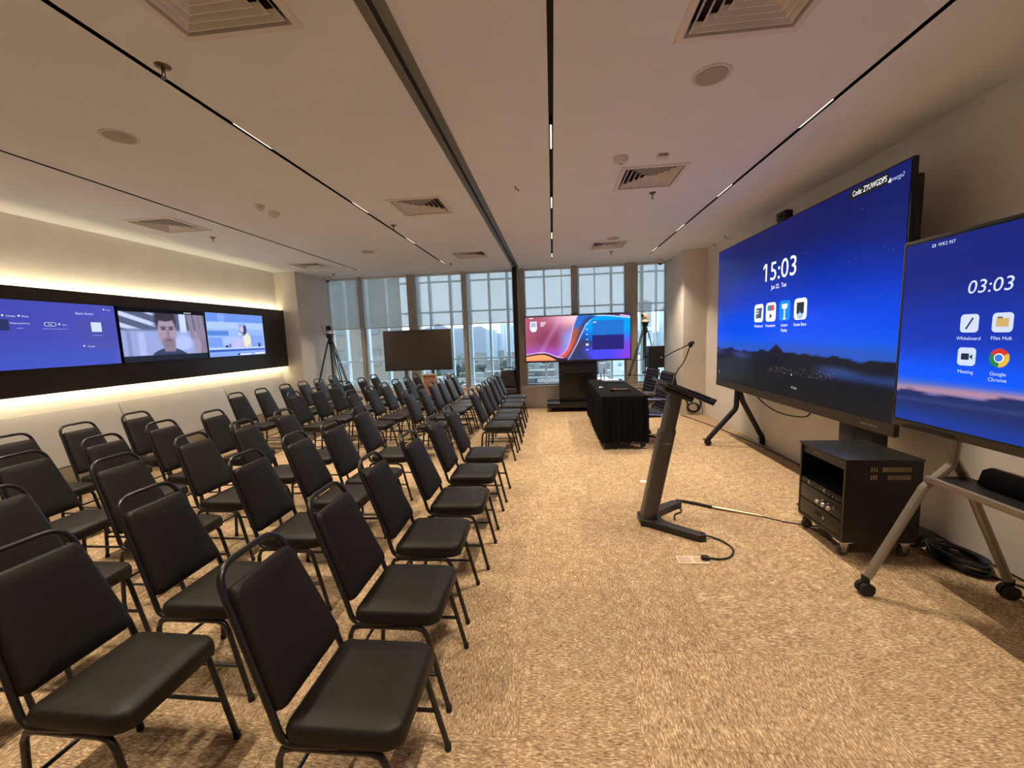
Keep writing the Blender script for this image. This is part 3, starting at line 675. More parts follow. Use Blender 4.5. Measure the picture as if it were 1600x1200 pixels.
# V base: arms run to +x and spread in y
def vbase(z):
    pts = [(-.045, -.085), (.02, -.115), (.33, -.345), (.39, -.335), (.395, -.29), (.34, -.255)]
    inner = [(.20, -.14), (.14, -.07), (.12, 0), (.14, .07), (.20, .14)]
    pts2 = [(.34, .255), (.395, .29), (.39, .335), (.33, .345), (.02, .115), (-.045, .085)]
    return [(x, y, z) for x, y in pts+inner+pts2]
MB().loft([vbase(.0), vbase(.055)]).build('base', LBK, t, smooth=20, bevel=.004)
for sgn in (-1, 1): MB().lathe([(.012, 0), (.012, .004)], (.365, sgn*.305, .055), 12).build('base_bolt', RUBBER, t)
lean = .198
def colring(z, x, wx, wy): return [(x+px, py, z) for px, py in rrect(wx, wy, min(wx, wy)*.3, 4)]
MB().loft([colring(z, .022+lean*z, .125, .155) for z in (.0, .80)]).build('column', LG, t, smooth=30)
MB().loft([colring(z, .026+lean*z, .102, .135) for z in (.80, 1.115)]).build('column_extension', LG, t, smooth=30)
MB().loft([colring(z, .026+lean*z, .108, .140) for z in (.797, .803)]).build('column_collar', RUBBER, t)
glyphs(t, 'column_lettering', .026+lean*.70, .70, .07, .012, mat('pale_ink', (170, 168, 160), .5), -.0779, 4)
# sloped top: direction down-slope
ang = math.atan2(-.186, .41)
TM = Matrix.Translation((.045, 0, 1.255)) @ Matrix.Rotation(-ang, 4, 'Y')
MB().box(.085, -.24, -.03, .47, .24, 0, TM).build('top_plate', LBK, t, bevel=.006)
MB().box(.12, -.12, -.075, .36, .12, -.03, TM).build('top_support', LBK, t, bevel=.01)
MB().box(.25, -.22, .0, .43, .22, .016, TM).build('touch_panel', BLACKP, t, bevel=.003)
MB().box(.455, -.24, 0, .47, .24, .022, TM).build('lip', LBK, t)
def gooseneck(parent, a, b, bend):
    p = spline([a, (a[0]+.01, a[1], a[2]+.10), bend, b], 8); g = MB().tube(p, .0045, 8).build('gooseneck', RUBBER, parent)
    MB().lathe([(.016, -.005), (.016, .02), (.010, .05), (.006, .07)], a, 12).build('microphone_socket', RUBBER, g)
    d = (Vector(b)-Vector(bend)).normalized(); e_ = Vector(b)+d*.05
    MB().tube([b, tuple(Vector(b)+d*.004), tuple(Vector(b)+d*.014), tuple(Vector(b)+d*.035), tuple(e_)], [.006, .012, .016, .016, .008], 12).build('microphone_head', RUBBER, g)
A1 = TM @ Vector((.205, -.03, 0)); gooseneck(t, tuple(A1), (.345, -.03, 1.475), (.30, -.03, 1.36))
A2 = TM @ Vector((.11, .20, 0)); gooseneck(t, tuple(A2), (.375, .10, 1.49), (.21, .15, 1.40))
tag(MB().tube(spline([(1.02, 3.43, 1.09), (1.08, 3.44, 1.03), (1.10, 3.45, .965), (1.155, 3.46, .945), (1.19, 3.46, .97), (1.19, 3.45, 1.03), (1.17, 3.44, 1.06)], 6), .006, 6).build('lectern_cable', RUBBER), 'black cable looping below the lectern top', 'cable')
# lectern cables on the floor
tag(MB().tube(spline([(1.13, 3.14, .03), (1.19, 3.15, .012), (1.25, 3.09, .008), (1.275, 2.98, .007), (1.22, 2.88, .007), (1.14, 2.84, .008), (1.05, 2.845, .012)], 8), .0065, 8).build('power_cable', RUBBER), 'black power cable curling from the lectern foot to the floor box', 'cable')
tag(MB().tube(spline([(1.00, 3.46, .01), (1.03, 3.56, .008), (1.10, 3.62, .008), (1.11, 3.70, .008), (1.07, 3.76, .008), (1.12, 3.82, .008)], 8), .0065, 8).build('floor_cable', RUBBER), 'black cable snaking inside the V of the lectern base', 'cable')
p = spline([(1.13, 3.87, .012), (1.26, 3.80, .016), (1.40, 3.71, .014), (1.58, 3.62, .01), (1.745, 3.54, .008)], 6)
tp = thing('cable_bundle', 'taped black and silver cable bundle running from the lectern base', 'cable'); MB().tube(p[:13], .013, 8).build('black_section', RUBBER, tp); MB().tube(p[12:], .011, 8).build('taped_section', mat('silver_tape', (196, 180, 150), .35, metal=.4), tp)
tag(MB().tube(spline([(1.745, 3.54, .007), (1.80, 3.50, .005), (1.88, 3.44, .005), (1.98, 3.40, .005), (2.1, 3.36, .005)], 6), .004, 6).build('thin_cable', RUBBER), 'thin cable running from the bundle to the equipment rack', 'cable')
# floor box
t = thing('floor_box', 'cream floor socket box with two lids in the carpet', 'floor box', (.94, 2.83, 0))
MB().box(-.105, -.05, 0, .105, .05, .006).build('frame', mat('floorbox_cream', (206, 196, 160), .5), t, bevel=.001)
for sx in (-.05, .05): MB().box(sx-.04, -.034, .006, sx+.04, .034, .008).build('lid', mat('floorbox_lid', (188, 160, 140), .5), t)
MB().box(.06, -.02, .008, .115, .02, .035).build('plug', RUBBER, t, bevel=.008)
t = thing('floor_plate', 'small white plate flush in the carpet behind the lectern', 'floor plate', (.955, 4.40, 0))
MB().box(-.05, -.03, 0, .05, .03, .004).build('plate', WHITE, t, bevel=.001)

# ================================================================== CHAIRS
def make_chair():
    r = thing('banquet_chair', 'x', 'chair', group='black banquet chairs in rows')
    # seat cushion
    def outline(s, z, dx=0):
        pts = []
        for x, y in rrect(.405, .40, .035, 4): pts.append((x, y))
        o = []
        for x, y in pts:
            if x > 0: # round the front more
                fx = x/.2025; y2 = y*(1-.06*fx); x2 = x-(.055*(abs(y)/.2)**3.0 if fx > .7 else 0)
            else: x2, y2 = x, y*.96
            o.append((x2*s+.005+dx, y2*s, z))
        return o
    MB().loft([outline(.93, .392), outline(.985, .398), outline(1.0, .415), outline(1.0, .44), outline(.975, .455), outline(.92, .463), outline(.6, .470), outline(.2, .472)]).build('seat', VINYL, r, smooth=60)
    # back geometry: line from (-.232,.47) to (-.415,.93)
    def bx(z): return -.215-.40*(z-.47)
    hw = lambda z: .185-.045*(z-.47)/.46
    for sgn in (1,):
        p = [(-.02, -.178, .40), (-.20, -.185, .40), (bx(.50), -hw(.5), .50), (bx(.93), -hw(.93)+.0, .93), (bx(.93), hw(.93), .93), (bx(.50), hw(.5), .50), (-.20, .185, .40), (-.02, .178, .40)]
        MB().tube(fillet(p, [.06, .06, .085, .085, .06, .06], 5), .0115, 8, flat=1.0).build('back_frame', CHAIRM, r, smooth=60)
    # back cushion
    n = Vector((.928, 0, .371))
    def bring(s, off):
        o = []; zc = .675; hh = .190
        for py, pz in rrect(2, 2, .16, 4):
            z = zc+pz*hh*(1-(1-s)*.5) if True else 0; y = py*(hw(z)-.004)*s
            c = Vector((bx(z), y, z))+n*off; o.append(tuple(c))
        return o
    MB().loft([bring(.90, -.016), bring(.97, -.012), bring(1.0, .0), bring(1.0, .018), bring(.965, .030), bring(.88, .036), bring(.5, .040), bring(.12, .041)]).build('backrest', VINYL, r, smooth=60)
    for sgn in (-1, 1):
        y = .178*sgn
        rear = [(-.165, y, .385), (-.205, y, .375), (-.222, y, .34), (-.252, y*1.02, 0.012)]
        front = [(.075, y, .385), (.105, y, .375), (.122, y, .345), (.200, y*1.03, .012)]
        MB().tube([(-.165, y, .385), (.075, y, .385)], .0115, 8).build('side_rail', CHAIRM, r, smooth=60)
        for nm, p in (('leg', rear), ('leg', front)):
            l = MB().tube(p, .0115, 8).build(nm, CHAIRM, r, smooth=60)
            e_ = p[-1]; MB().lathe([(.0135, 0), (.0135, .025)], (e_[0], e_[1], 0), 8).build('glide', RUBBER, l)
        MB().tube([(-.238, y*1.01, .17), (.160, y*1.015, .17)], .008, 6).build('stretcher', CHAIRM, r, smooth=60)
    MB().tube([(-.236, -.18, .19), (-.236, .18, .19)], .008, 6).build('crossbar', CHAIRM, r, smooth=60)
    MB().tube([(.06, -.178, .385), (.06, .178, .385)], .009, 6).build('seat_support', CHAIRM, r, smooth=60)
    MB().tube([(-.14, -.178, .385), (-.14, .178, .385)], .009, 6).build('seat_support', CHAIRM, r, smooth=60)
    return r
K = 1.0448
NEAR = [[(-1.113, 1.411), (-1.154, 1.965), (-1.19, 2.534), (-1.152, 3.109), (-1.162, 3.728), (-1.157, 4.326)],
        [(-2.048, 1.404), (-2.117, 1.961), (-2.092, 2.609), (-2.112, 3.163), (-2.072, 3.618), (-2.163, 4.356)],
        [(-3.00, 1.39), (-3.021, 1.927), (-3.002, 2.554), (-3.032, 3.163), (-3.019, 3.724), (-2.984, 4.279)],
        [(-3.88, 1.40), (-3.88, 2.0), (-3.854, 2.628), (-3.856, 3.159), (-3.916, 3.746), (-3.872, 4.329)],
        [(-4.83, 1.40), (-4.83, 2.0), (-4.83, 2.62), (-4.838, 3.211), (-4.804, 3.716), (-4.823, 4.307)]]
FAR = [[(-1.189, 5.728), (-1.172, 6.247), (-1.171, 6.70), (-1.181, 7.317), (-1.184, 7.80), (-1.197, 8.373)],
       [(-2.149, 5.792), (-2.14, 6.386), (-2.128, 6.9), (-2.109, 7.346), (-2.092, 7.801), (-2.117, 8.429)],
       [(-3.028, 5.874), (-2.999, 6.429), (-2.95, 6.884), (-2.952, 7.417), (-2.884, 7.821), (-2.937, 8.493)],
       [(-3.927, 5.881), (-3.886, 6.386), (-3.886, 6.888), (-3.863, 7.352), (-3.864, 7.948), (-3.895, 8.575)],
       [(-4.921, 5.936), (-4.886, 6.462), (-4.871, 7.046), (-4.826, 7.517), (-4.805, 7.993), (-4.855, 8.622)]]
proto = make_chair(); used = False
ROWN = ['front row by the aisle', 'second row', 'third row', 'fourth row', 'fifth row by the left wall']
rc = random.Random(11)
for blk, name in ((NEAR, 'near block'), (FAR, 'window block')):
    for r, row in enumerate(blk):
        vis = []
        for c, (ax, ay) in enumerate(row):
            x, y = ax/K+.415, ay/K-.128
            ok = False
            for q in ((.2, -.2, .46), (.2, .2, .46), (-.4, .15, .93), (-.4, -.15, .93), (.2, .2, 0), (.2, -.2, 0)):
                px = project((x+q[0], y+q[1], q[2])); ok |= (px[2] > .1 and -10 < px[0] < 1600 and px[1] < 1200)
            if ok: vis.append((x, y))
        for c, (x, y) in enumerate(vis):
            o = proto if not used else copy_tree(proto); used = True
            o.location = (x, y, 0); o.rotation_euler = (0, 0, math.radians(rc.uniform(-1.5, 1.5)))
            o['label'] = 'black banquet chair, %s, %s, %s from the camera' % (ROWN[r], name, ORD[c]); o['group'] = 'black banquet chairs in rows'
o = copy_tree(proto); o.location = (-1.0, 8.66, 0); o.rotation_euler = (0, 0, math.radians(-90)); o['label'] = 'lone black banquet chair facing the camera beside the partition post'

# ================================================================== FOLDED FLIP-TOP TABLES by the left wall
def fold_table(y0, y1, label):
    t = thing('folding_table', label, 'table', (-5.36, (y0+y1)/2, 0), 0, 'folded tables by the left wall'); L = (y1-y0)/2-.006
    a, b = Vector((-.185, 0, .965)), Vector((.025, 0, .375)); d = (b-a).normalized(); nrm = Vector((-d.z, 0, d.x)); nrm = nrm if nrm.x > 0 else -nrm
    q = [a, b, b-nrm*.025, a-nrm*.025]
    MB().prism([(p.x, p.z) for p in q], -L, L, 'xzy').build('tabletop', LAMIN, t, bevel=.002)
    q2 = [b+nrm*.001, b+d*.012+nrm*.001, b+d*.012-nrm*.026, b-nrm*.026]
    MB().prism([(p.x, p.z) for p in q2], -L, L, 'xzy').build('edge_band', mat('edge_grey', (84, 80, 74), .5), t)
    for yy_ in (-L+.22, L-.22):
        l = MB().box(-.20, yy_-.03, .09, -.165, yy_+.03, .80).build('leg', GREYM, t, bevel=.004)
        MB().box(-.22, yy_-.025, .07, .28, yy_+.025, .10).build('foot', GREYM, l, bevel=.004)
        for xx in (-.19, .25): MB().cyl((xx, yy_-.012, .035), (xx, yy_+.012, .035), .035, 14).box(xx-.008, yy_-.02, .04, xx+.008, yy_+.02, .075).build('castor', mat('castor_grey', (150, 150, 150), .4), l)
    return t
fold_table(3.05, 4.64, 'white folded table standing on edge under the purple display')
fold_table(4.65, 6.32, 'white folded table standing on edge under the video call display')
fold_table(6.335, 7.90, 'white folded table standing on edge beside the left column')

# ================================================================== DRAPED TABLE
t = thing('conference_table', 'long table under a pleated black cloth in front of the wide display', 'table', (.95, 6.72, 0))
tw, tl = .60, 2.14
MB().box(-tw/2+.01, -tl/2+.01, .70, tw/2-.01, tl/2-.01, .735).build('tabletop', WOODD, t)
for sx in (-1, 1):
    for sy in (-1, 1): MB().cyl((sx*(tw/2-.05), sy*(tl/2-.06), 0), (sx*(tw/2-.05), sy*(tl/2-.06), .70), .016, 10).build('leg', BLACKM, t)
cl = MB(); per = []
def edge(p, q, n, nx, ny):
    for k in range(n):
        s_ = k/n; per.append((p[0]+(q[0]-p[0])*s_, p[1]+(q[1]-p[1])*s_, nx, ny))
hx, hy = tw/2, tl/2
edge((-hx, -hy), (hx, -hy), 60, 0, -1); edge((hx, -hy), (hx, hy), 150, 1, 0); edge((hx, hy), (-hx, hy), 60, 0, 1); edge((-hx, hy), (-hx, -hy), 150, -1, 0)
rings = []
rc2 = random.Random(4); ph = [rc2.uniform(0, 6) for _ in range(3)]
for zi, z in enumerate((.752, .750, .742, .70, .60, .45, .30, .18, .10)):
    amp = .0 if zi < 3 else .016*min(1, (.742-z)/.2+.25); rg = []; acc = 0
    for k, (x, y, nx, ny) in enumerate(per):
        arc_ = k*.0135
        o_ = amp*(math.sin(arc_*62+ph[0]+.6*math.sin(arc_*9))+.4*math.sin(arc_*31+ph[1]))+(.004 if zi == 1 else .008 if zi >= 2 else 0)*1
        o_ += .012*(.742-z) if zi > 3 else 0
        rg.append((x+nx*o_, y+ny*o_, z-(.012*math.sin(arc_*5+ph[2]) if z < .12 else 0)))
    rings.append(rg)
n = len(per); vs = [p for r in rings for p in r]; fs = [(i*n+k, i*n+(k+1) % n, (i+1)*n+(k+1) % n, (i+1)*n+k) for i in range(len(rings)-1) for k in range(n) if i < 2 or not 60 <= k < 210]   # open on the seated side
cl.add(vs, fs); cl.f.append(tuple(range(n)))
c = cl.build('tablecloth', CLOTH, None, (.95, 6.72, 0), smooth=60); tag(c, 'pleated black cloth draped over the long table', 'tablecloth')
TZ = .753
def stand_mic(x, y, lb, hgt):
    t = thing('table_stand', lb, 'table stand', (x, y, TZ), group='small stands on the black table')
    MB().lathe([(.042, 0), (.042, .006), (.03, .014), (.014, .022), (.010, .03)], n=20).build('base', CHROME, t); MB().cyl((0, 0, .03), (0, 0, hgt), .008, 8).build('rod', CHROME, t)
    MB().sphere((0, 0, hgt), .011, 10).build('tip', CHROME, t)
stand_mic(.745, 6.56, 'silver rod stand on the black table, nearer of two', .235); stand_mic(.90, 7.42, 'silver rod stand on the black table, farther of two', .235)
t = thing('handheld_microphone', 'black handheld microphone with red ring lying on the black table', 'microphone', (.87, 6.12, TZ+.024), math.radians(-5))
RX = Matrix.Rotation(math.pi/2, 3, 'Y')
MB().lathe([(.004, -.045), (.018, -.038), (.024, -.02), (.024, 0), (.019, .012)], n=18, M=RX).build('grille', RUBBER, t); MB().lathe([(.0225, .012), (.0225, .026)], n=18, M=RX).build('ring', mat('red_ring', (190, 60, 50), .4), t)
MB().lathe([(.018, .026), (.017, .16), (.016, .20)], n=18, M=RX).build('handle', mat('mic_grey', (96, 88, 80), .35, metal=.5), t); MB().lathe([(.0165, .20), (.0165, .235), (.012, .24)], n=18, M=RX).build('end_cap', RUBBER, t)
t = thing('folder', 'black folder lying at the far end of the black table', 'folder', (1.05, 7.32, TZ), math.radians(-3))
MB().box(-.16, -.11, 0, .16, .11, .004).build('cover', BLACKP, t); MB().box(-.155, -.105, .004, .155, .105, .012).build('pages', mat('dark_pages', (40, 40, 42), .7), t); MB().box(-.16, -.11, .012, .16, .11, .016).build('cover', BLACKP, t)
t = thing('paper_sheet', 'white paper stack at the far end of the black table', 'paper', (1.03, 7.62, TZ)); MB().box(-.15, -.10, 0, .15, .10, .01).build('sheets', mat('paper', (226, 230, 232), .7), t, bevel=.001)
t = thing('pen', 'small pen lying between the rod stands on the table', 'pen', (.93, 7.05, TZ+.005), .6); MB().tube([(-.06, 0, 0), (.05, 0, 0), (.065, 0, 0)], [.005, .005, .001], 8).build('barrel', RUBBER, t); MB().cyl((-.075, 0, 0), (-.06, 0, 0), .0035, 8).build('button', CHROME, t)

# ================================================================== EXECUTIVE CHAIRS
def exec_chair(x, y, rz, lb):
    t = thing('office_chair', lb, 'chair', (x, y, 0), rz, 'office chairs behind the black table')   # faces local -x
    MB().cyl((0, 0, .09), (0, 0, .40), .026, 14).build('gas_column', CHROME, t)
    for k in range(5):
        a = 2*math.pi*k/5+.35; e_ = (.25*math.cos(a), .25*math.sin(a))
        l = MB().tube([(.02*math.cos(a), .02*math.sin(a), .10), (e_[0]*.6, e_[1]*.6, .095), (e_[0], e_[1], .075)], [.022, .018, .013], 8).build('base_arm', CHROME, t)
        M_ = Matrix.Rotation(a+.7, 3, 'Z'); d = M_ @ Vector((1, 0, 0)); pe = Vector((e_[0], e_[1], .03))
        MB().cyl(tuple(pe-d*.025), tuple(pe-d*.006), .03, 14).cyl(tuple(pe+d*.006), tuple(pe+d*.025), .03, 14).cyl((e_[0], e_[1], .03), (e_[0], e_[1], .075), .009, 8).build('castor', RUBBER, l)
    # sling profile (x,z) from front of seat to top of back
    prof = fillet([(-.20, 0, .455), (-.17, 0, .475), (.18, 0, .45), (.30, 0, 1.0), (.315, 0, 1.02)], [.05, .10, .05], 6)
    LE = mat('office_leather', (30, 30, 33), .55, spec=.3)
    s_ = MB(); lastr = None
    # ribs along the sling
    pts = [Vector(p) for p in prof]; D = [0]
    for i in range(1, len(pts)): D.append(D[-1]+(pts[i]-pts[i-1]).length)
    def at(s): 
        for i in range(1, len(pts)):
            if D[i] >= s: 
                f_ = (s-D[i-1])/max(1e-6, D[i]-D[i-1]); return pts[i-1].lerp(pts[i], f_), (pts[i]-pts[i-1]).normalized()
        return pts[-1], (pts[-1]-pts[-2]).normalized()
    split = .43
    for nm, a0, a1 in (('seat', 0.0, split), ('backrest', split, D[-1])):
        m_ = MB(); rg = []; N_ = 96; lo = []; hi = []
        for i in range(N_+1):
            s = a0+(a1-a0)*i/N_; p, d = at(s); nr = Vector((-d.z, 0, d.x)); rib = .009*abs(math.sin(math.pi*s/.052))**.6
            lo.append(p-nr*.012); hi.append(p+nr*(.010+rib) if False else p-nr*(-.008-rib))
        outline = [(p.x, p.z) for p in hi]+[(p.x, p.z) for p in reversed(lo)]
        m_.prism(outline, -.22, .22, 'xzy').build(nm, LE, t, smooth=50)
    for sg in (-1, 1):
        MB().tube([tuple(p+Vector((0, sg*.228, -.004))) for p in pts], .011, 8).build('side_frame', CHROME, t)
        arm = fillet([(.20, sg*.245, .50), (.235, sg*.25, .675), (-.15, sg*.26, .685), (-.10, sg*.245, .46)], [.05, .06], 5)
        MB().tube(arm, .011, 8).build('armrest', CHROME, t)
    MB().box(-.12, -.22, .415, .12, .22, .435).build('seat_plate', BLACKM, t)
    return t
exec_chair(1.34, 6.02, math.radians(8), 'ribbed black office chair with chrome arms, directly behind the lectern'); exec_chair(1.30, 6.72, math.radians(10), 'ribbed black office chair with chrome arms, second from the lectern')

# ================================================================== FAR DISPLAYS
# wide ultra-wide display on a cabinet stand
t = thing('wide_display', 'ultra-wide display with colourful wave picture on a black wheeled stand', 'display', (-.588, 8.65, 0))
w3, z3, h3 = 2.19, 1.045, .975
MB().box(0, 0, z3, w3, .06, z3+h3).build('display_case', mat('display_case_dark', (40, 40, 42), .4), t, bevel=.004)
def fw(U, V):
    c = np.zeros(U.shape+(3,)); c += np.array([150, 78, 100])/255
    c = mixc(c, (232, 186, 196), ss(.1, .5, U)*ss(.45, 0, V)); c = mixc(c, (112, 44, 82), (1-ss(0, .28, np.sqrt((U-.22)**2+((V-.55)*.5)**2)))*.8)
    c = mixc(c, (150, 74, 186), ss(.55, .85, V)*.8); c = mixc(c, (120, 150, 226), ss(.28, .44, U)*ss(.15, .5, V)*.9); c = mixc(c, (190, 150, 200), (1-ss(0, .05, np.abs(U-.30+.25*(V-.2))))*.3)
    vv = [0, .2, .4, .6, .75, .85, .93, 1.0]; e1 = np.interp(V, vv, [.505, .468, .447, .428, .40, .362, .30, .26])
    v2 = [0, .02, .06, .2, .44, .62, .89, 1.0]; e2 = np.interp(V, v2, [.74, .72, .65, .585, .535, .50, .435, .405])
    band = ss(-.002, .004, U-e1); tb = np.clip((U-e1)/np.maximum(.02, e2-e1), 0, 1)
    bc = np.zeros_like(c)+np.array([40, 96, 180])/255; bc = mixc(bc, (150, 80, 62), ss(.18, .38, V)); bc = mixc(bc, (206, 78, 52), ss(.45, .75, V)); bc = mixc(bc, (150, 96, 170), ss(.85, 1, V)); bc = mixc(bc, (40, 44, 78), ss(.35, .95, tb)*.75)
    c = c*(1-band[..., None])+bc*band[..., None]
    r = ss(-.002, .004, U-e2); rc_ = np.zeros_like(c)+np.array([0, 140, 236])/255; rc_ = mixc(rc_, (24, 70, 150), ss(.25, .5, V)*ss(.75, .55, U)); rc_ = mixc(rc_, (44, 52, 96), ss(.5, .62, V)*ss(.72, .60, U)); rc_ = mixc(rc_, (66, 62, 214), ss(.62, .85, V)*ss(.52, .66, U-.3*(V-.85))); rc_ = mixc(rc_, (112, 58, 190), ss(.78, 1, U)*ss(.3, .7, V)); rc_ = mixc(rc_, (62, 52, 80), ss(.5, .72, V)*ss(.0, -.05, U-(.44+.42*(1-V)))*.9)
    c = c*(1-r[..., None])+rc_*r[..., None]
    arch = .02+.5*np.maximum(0, U-.76)**1.35; over = ss(.004, -.004, V-arch)*ss(.62, .66, U); c = mixc(c, (60, 40, 92), over); c = mixc(c, (52, 108, 190), over*ss(.8, .66, U))
    c = mixc(c, (190, 206, 246), (1-ss(.006, .014, np.abs(V-arch)))*ss(.64, .70, U))
    c = mixc(c, (190, 160, 226), (1-ss(.003, .008, np.abs(U-e1)))*.9); c = mixc(c, (176, 168, 226), (1-ss(.003, .009, np.abs(U-e2)))*ss(.06, .12, V)*.9)
    wv = .86-.045*np.sin(np.pi*np.clip(U/.30, 0, 1.25))+.06*ss(.18, .32, U); c = mixc(c, (38, 26, 52), ss(-.004, .008, V-wv)*ss(.42, .38, U)); c = mixc(c, (206, 170, 214), (1-ss(.006, .014, np.abs(V-wv)))*ss(.38, .34, U))
    hl = .90-.04*np.sin(np.pi*np.clip(U/.30, 0, 1))+.10*ss(.16, .34, U); c = mixc(c, (240, 146, 92), ss(-.004, .008, V-hl)*ss(.32, .26, U)); c = mixc(c, (214, 92, 96), ss(.95, 1, V)*ss(.32, .2, U)*.7)
    st = np.abs(V-(.02+.42*(U-.9))); c = mixc(c, (214, 190, 236), (1-ss(.008, .016, st))*ss(.9, .91, U))
    bx_ = ss(.643, .646, U)*ss(.945, .942, U)*ss(.12, .125, V)*ss(.79, .785, V); c = mixc(c, (34, 92, 168), bx_*.85); c = mixc(c, (34, 24, 96), bx_*ss(.45, .46, V)*.9)
    return c
s = picture(t, 'screen', .022, z3+.035, w3-.044, h3-.06, 200, 90, fw, -.001)
def PW(u, v): return (.022+u*(w3-.044), z3+h3-.025-v*(h3-.06))
x, z = PW(.08, .22); shape(s, 'crest', [(x-.07, z+.11), (x+.07, z+.11), (x+.075, z-.05), (x+.04, z-.105), (x-.04, z-.105), (x-.075, z-.05)], em((228, 232, 250)), -.002); shape(s, 'crest_panel', rrect(.10, .09, .01, 3, x, z+.04), em((176, 186, 224)), -.003)
for k in range(3): shape(s, 'badge_line', rrect(.12-.02*k, .022, .006, 3, PW(.175, 0)[0]-.01*k, PW(0, .13+.036*k)[1]), em((226, 214, 226)), -.002)
shape(s, 'badge_line', rrect(.08, .018, .004, 3, *PW(.06, .025)), em((240, 236, 240)), -.002); shape(s, 'panel_title', rrect(.07, .02, .004, 3, *PW(.668, .165)), em((206, 226, 244)), -.002)
for k in range(6): shape(s, 'menu_dot', rrect(.05 if k != 4 else .06, .016 if k != 4 else .045, .008, 3, *PW(.594, .2+.115*k)), em((206, 214, 246)), -.002)
MB().box(.98, -.01, z3+h3, 1.10, .04, z3+h3+.022).build('webcam', BLACKP, t, bevel=.004)
MB().box(.70, .03, .20, 1.50, .16, z3).build('cabinet', BLACKM, t, bevel=.006); MB().box(.80, -.11, .82, 1.40, .03, .835).build('shelf', BLACKM, t)
b = MB().box(.44, -.12, .09, 1.76, .42, .19).build('base', BLACKM, t, bevel=.006); 
for xx in (.50, 1.70):
    for yv in (-.07, .36): MB().cyl((xx-.02, yv, .04), (xx+.02, yv, .04), .04, 14).box(xx-.025, yv-.02, .05, xx+.025, yv+.02, .09).build('castor', mat('castor_dark', (60, 60, 60), .5), b)
# blank display
t = thing('blank_display', 'switched-off display on a stand before the left windows', 'display', (-3.66, 8.62, 0))
w4, z4, h4 = 1.50, .955, .875
MB().box(0, 0, z4, w4, .05, z4+h4).build('display_case', mat('display_case_grey', (70, 70, 70)), t, bevel=.004); MB().box(.02, -.002, z4+.03, w4-.02, 0, z4+h4-.018).build('screen', mat('dead_screen', (58, 52, 44), .35, spec=.5), t)  # screen base colour lifted and warmed to stand in for a room reflection
for xx in (.45, w4-.45):
    l = MB().box(xx-.035, .05, .10, xx+.035, .10, z4+.5).build('stand_post', mat('stand_cream', (150, 142, 128), .5), t, bevel=.004)
    MB().box(xx-.03, -.28, .07, xx+.03, .34, .11).build('stand_foot', mat('stand_cream', (150, 142, 128)), l, bevel=.004)
    for yv in (-.24, .30): MB().cyl((xx-.015, yv, .035), (xx+.015, yv, .035), .035, 12).build('castor', RUBBER, l)
MB().box(.40, .05, .62, w4-.40, .09, .66).build('stand_crossbar', mat('stand_cream', (150, 142, 128)), t)
# cream framed easel board and bag behind the chairs
t = thing('framed_board', 'cream framed peach board standing under the blank display', 'board', (-2.62, 8.42, 0), .1)
for xx in (-.16, .13): MB().box(xx, 0, 0, xx+.03, .03, .86).build('frame_post', mat('cream_wood', (222, 205, 165), .6), t)
MB().box(-.16, 0, .86, .16, .03, .89).build('frame_rail', mat('cream_wood', (222, 205, 165)), t); MB().box(-.13, .01, .30, .13, .02, .86).build('board_panel', mat('peach_board', (190, 140, 112), .7), t)
bag = MB(); rb = random.Random(9); ring = []
for i, (z, r) in enumerate(((0, .07), (.03, .11), (.12, .12), (.2, .10), (.25, .05), (.29, .07), (.32, .09))):
    ring.append([(r*math.cos(a)*rb.uniform(.8, 1.15), r*.7*math.sin(a)*rb.uniform(.8, 1.15), z+rb.uniform(-.012, .012)) for a in np.linspace(0, 2*math.pi, 15)[:-1]])
bag.loft(ring); tag(bag.build('plastic_bag', mat('bag_film', (206, 214, 220), .3, spec=.6), None, (-2.38, 9.10+.04, .49+.012), smooth=20), 'crumpled pale plastic bag on the window sill under the blinds', 'bag')

# ================================================================== TRIPODS, SPEAKER
def tripod(cx, cy, zt, feet, lb, cat='tripod'):
    t = thing('camera_tripod', lb, cat, (cx, cy, 0), group='camera tripods by the windows')
    MB().cyl((0, 0, .75), (0, 0, zt+.05), .020, 12).build('centre_column', DKGREY, t); MB().lathe([(.03, zt-.08), (.05, zt-.05), (.05, zt+.02), (.035, zt+.06)], n=16).build('crown', BLACKP, t)
    MB().box(-.05, -.06, zt+.06, .05, .06, zt+.13).build('fluid_head', BLACKP, t, bevel=.01); MB().box(-.07, -.08, zt+.13, .07, .08, zt+.15).build('mount_plate', BLACKP, t)
    mids = []
    for fx, fy in feet:
        F_ = Vector((fx, fy, .015)); A = Vector((fx, fy, 0)).normalized()*.05+Vector((0, 0, zt-.02)); B = A.lerp(F_, .55); side = Vector((-fy, fx, 0)).normalized()*.022
        l = MB().tube([tuple(A+side), tuple(B+side)], .011, 8).tube([tuple(A-side), tuple(B-side)], .011, 8).build('leg', DKGREY, t)
        MB().tube([tuple(B), tuple(F_)], .011, 8).build('lower_leg', CHROME, l); MB().tube([tuple(B+side*1.5), tuple(B-side*1.5)], .024, 8).build('leg_clamp', BLACKP, l); MB().sphere(tuple(F_), .02, 8).build('foot', RUBBER, l); mids.append(B)
    for m_ in mids: MB().cyl((0, 0, m_.z-.04), tuple(m_), .006, 6).build('spreader', BLACKP, t)
    return t
tripod(-4.77, 8.45, 1.66, [(-.36, -.38), (.57, -.08), (.02, .50)], 'black camera tripod standing by the left window column')
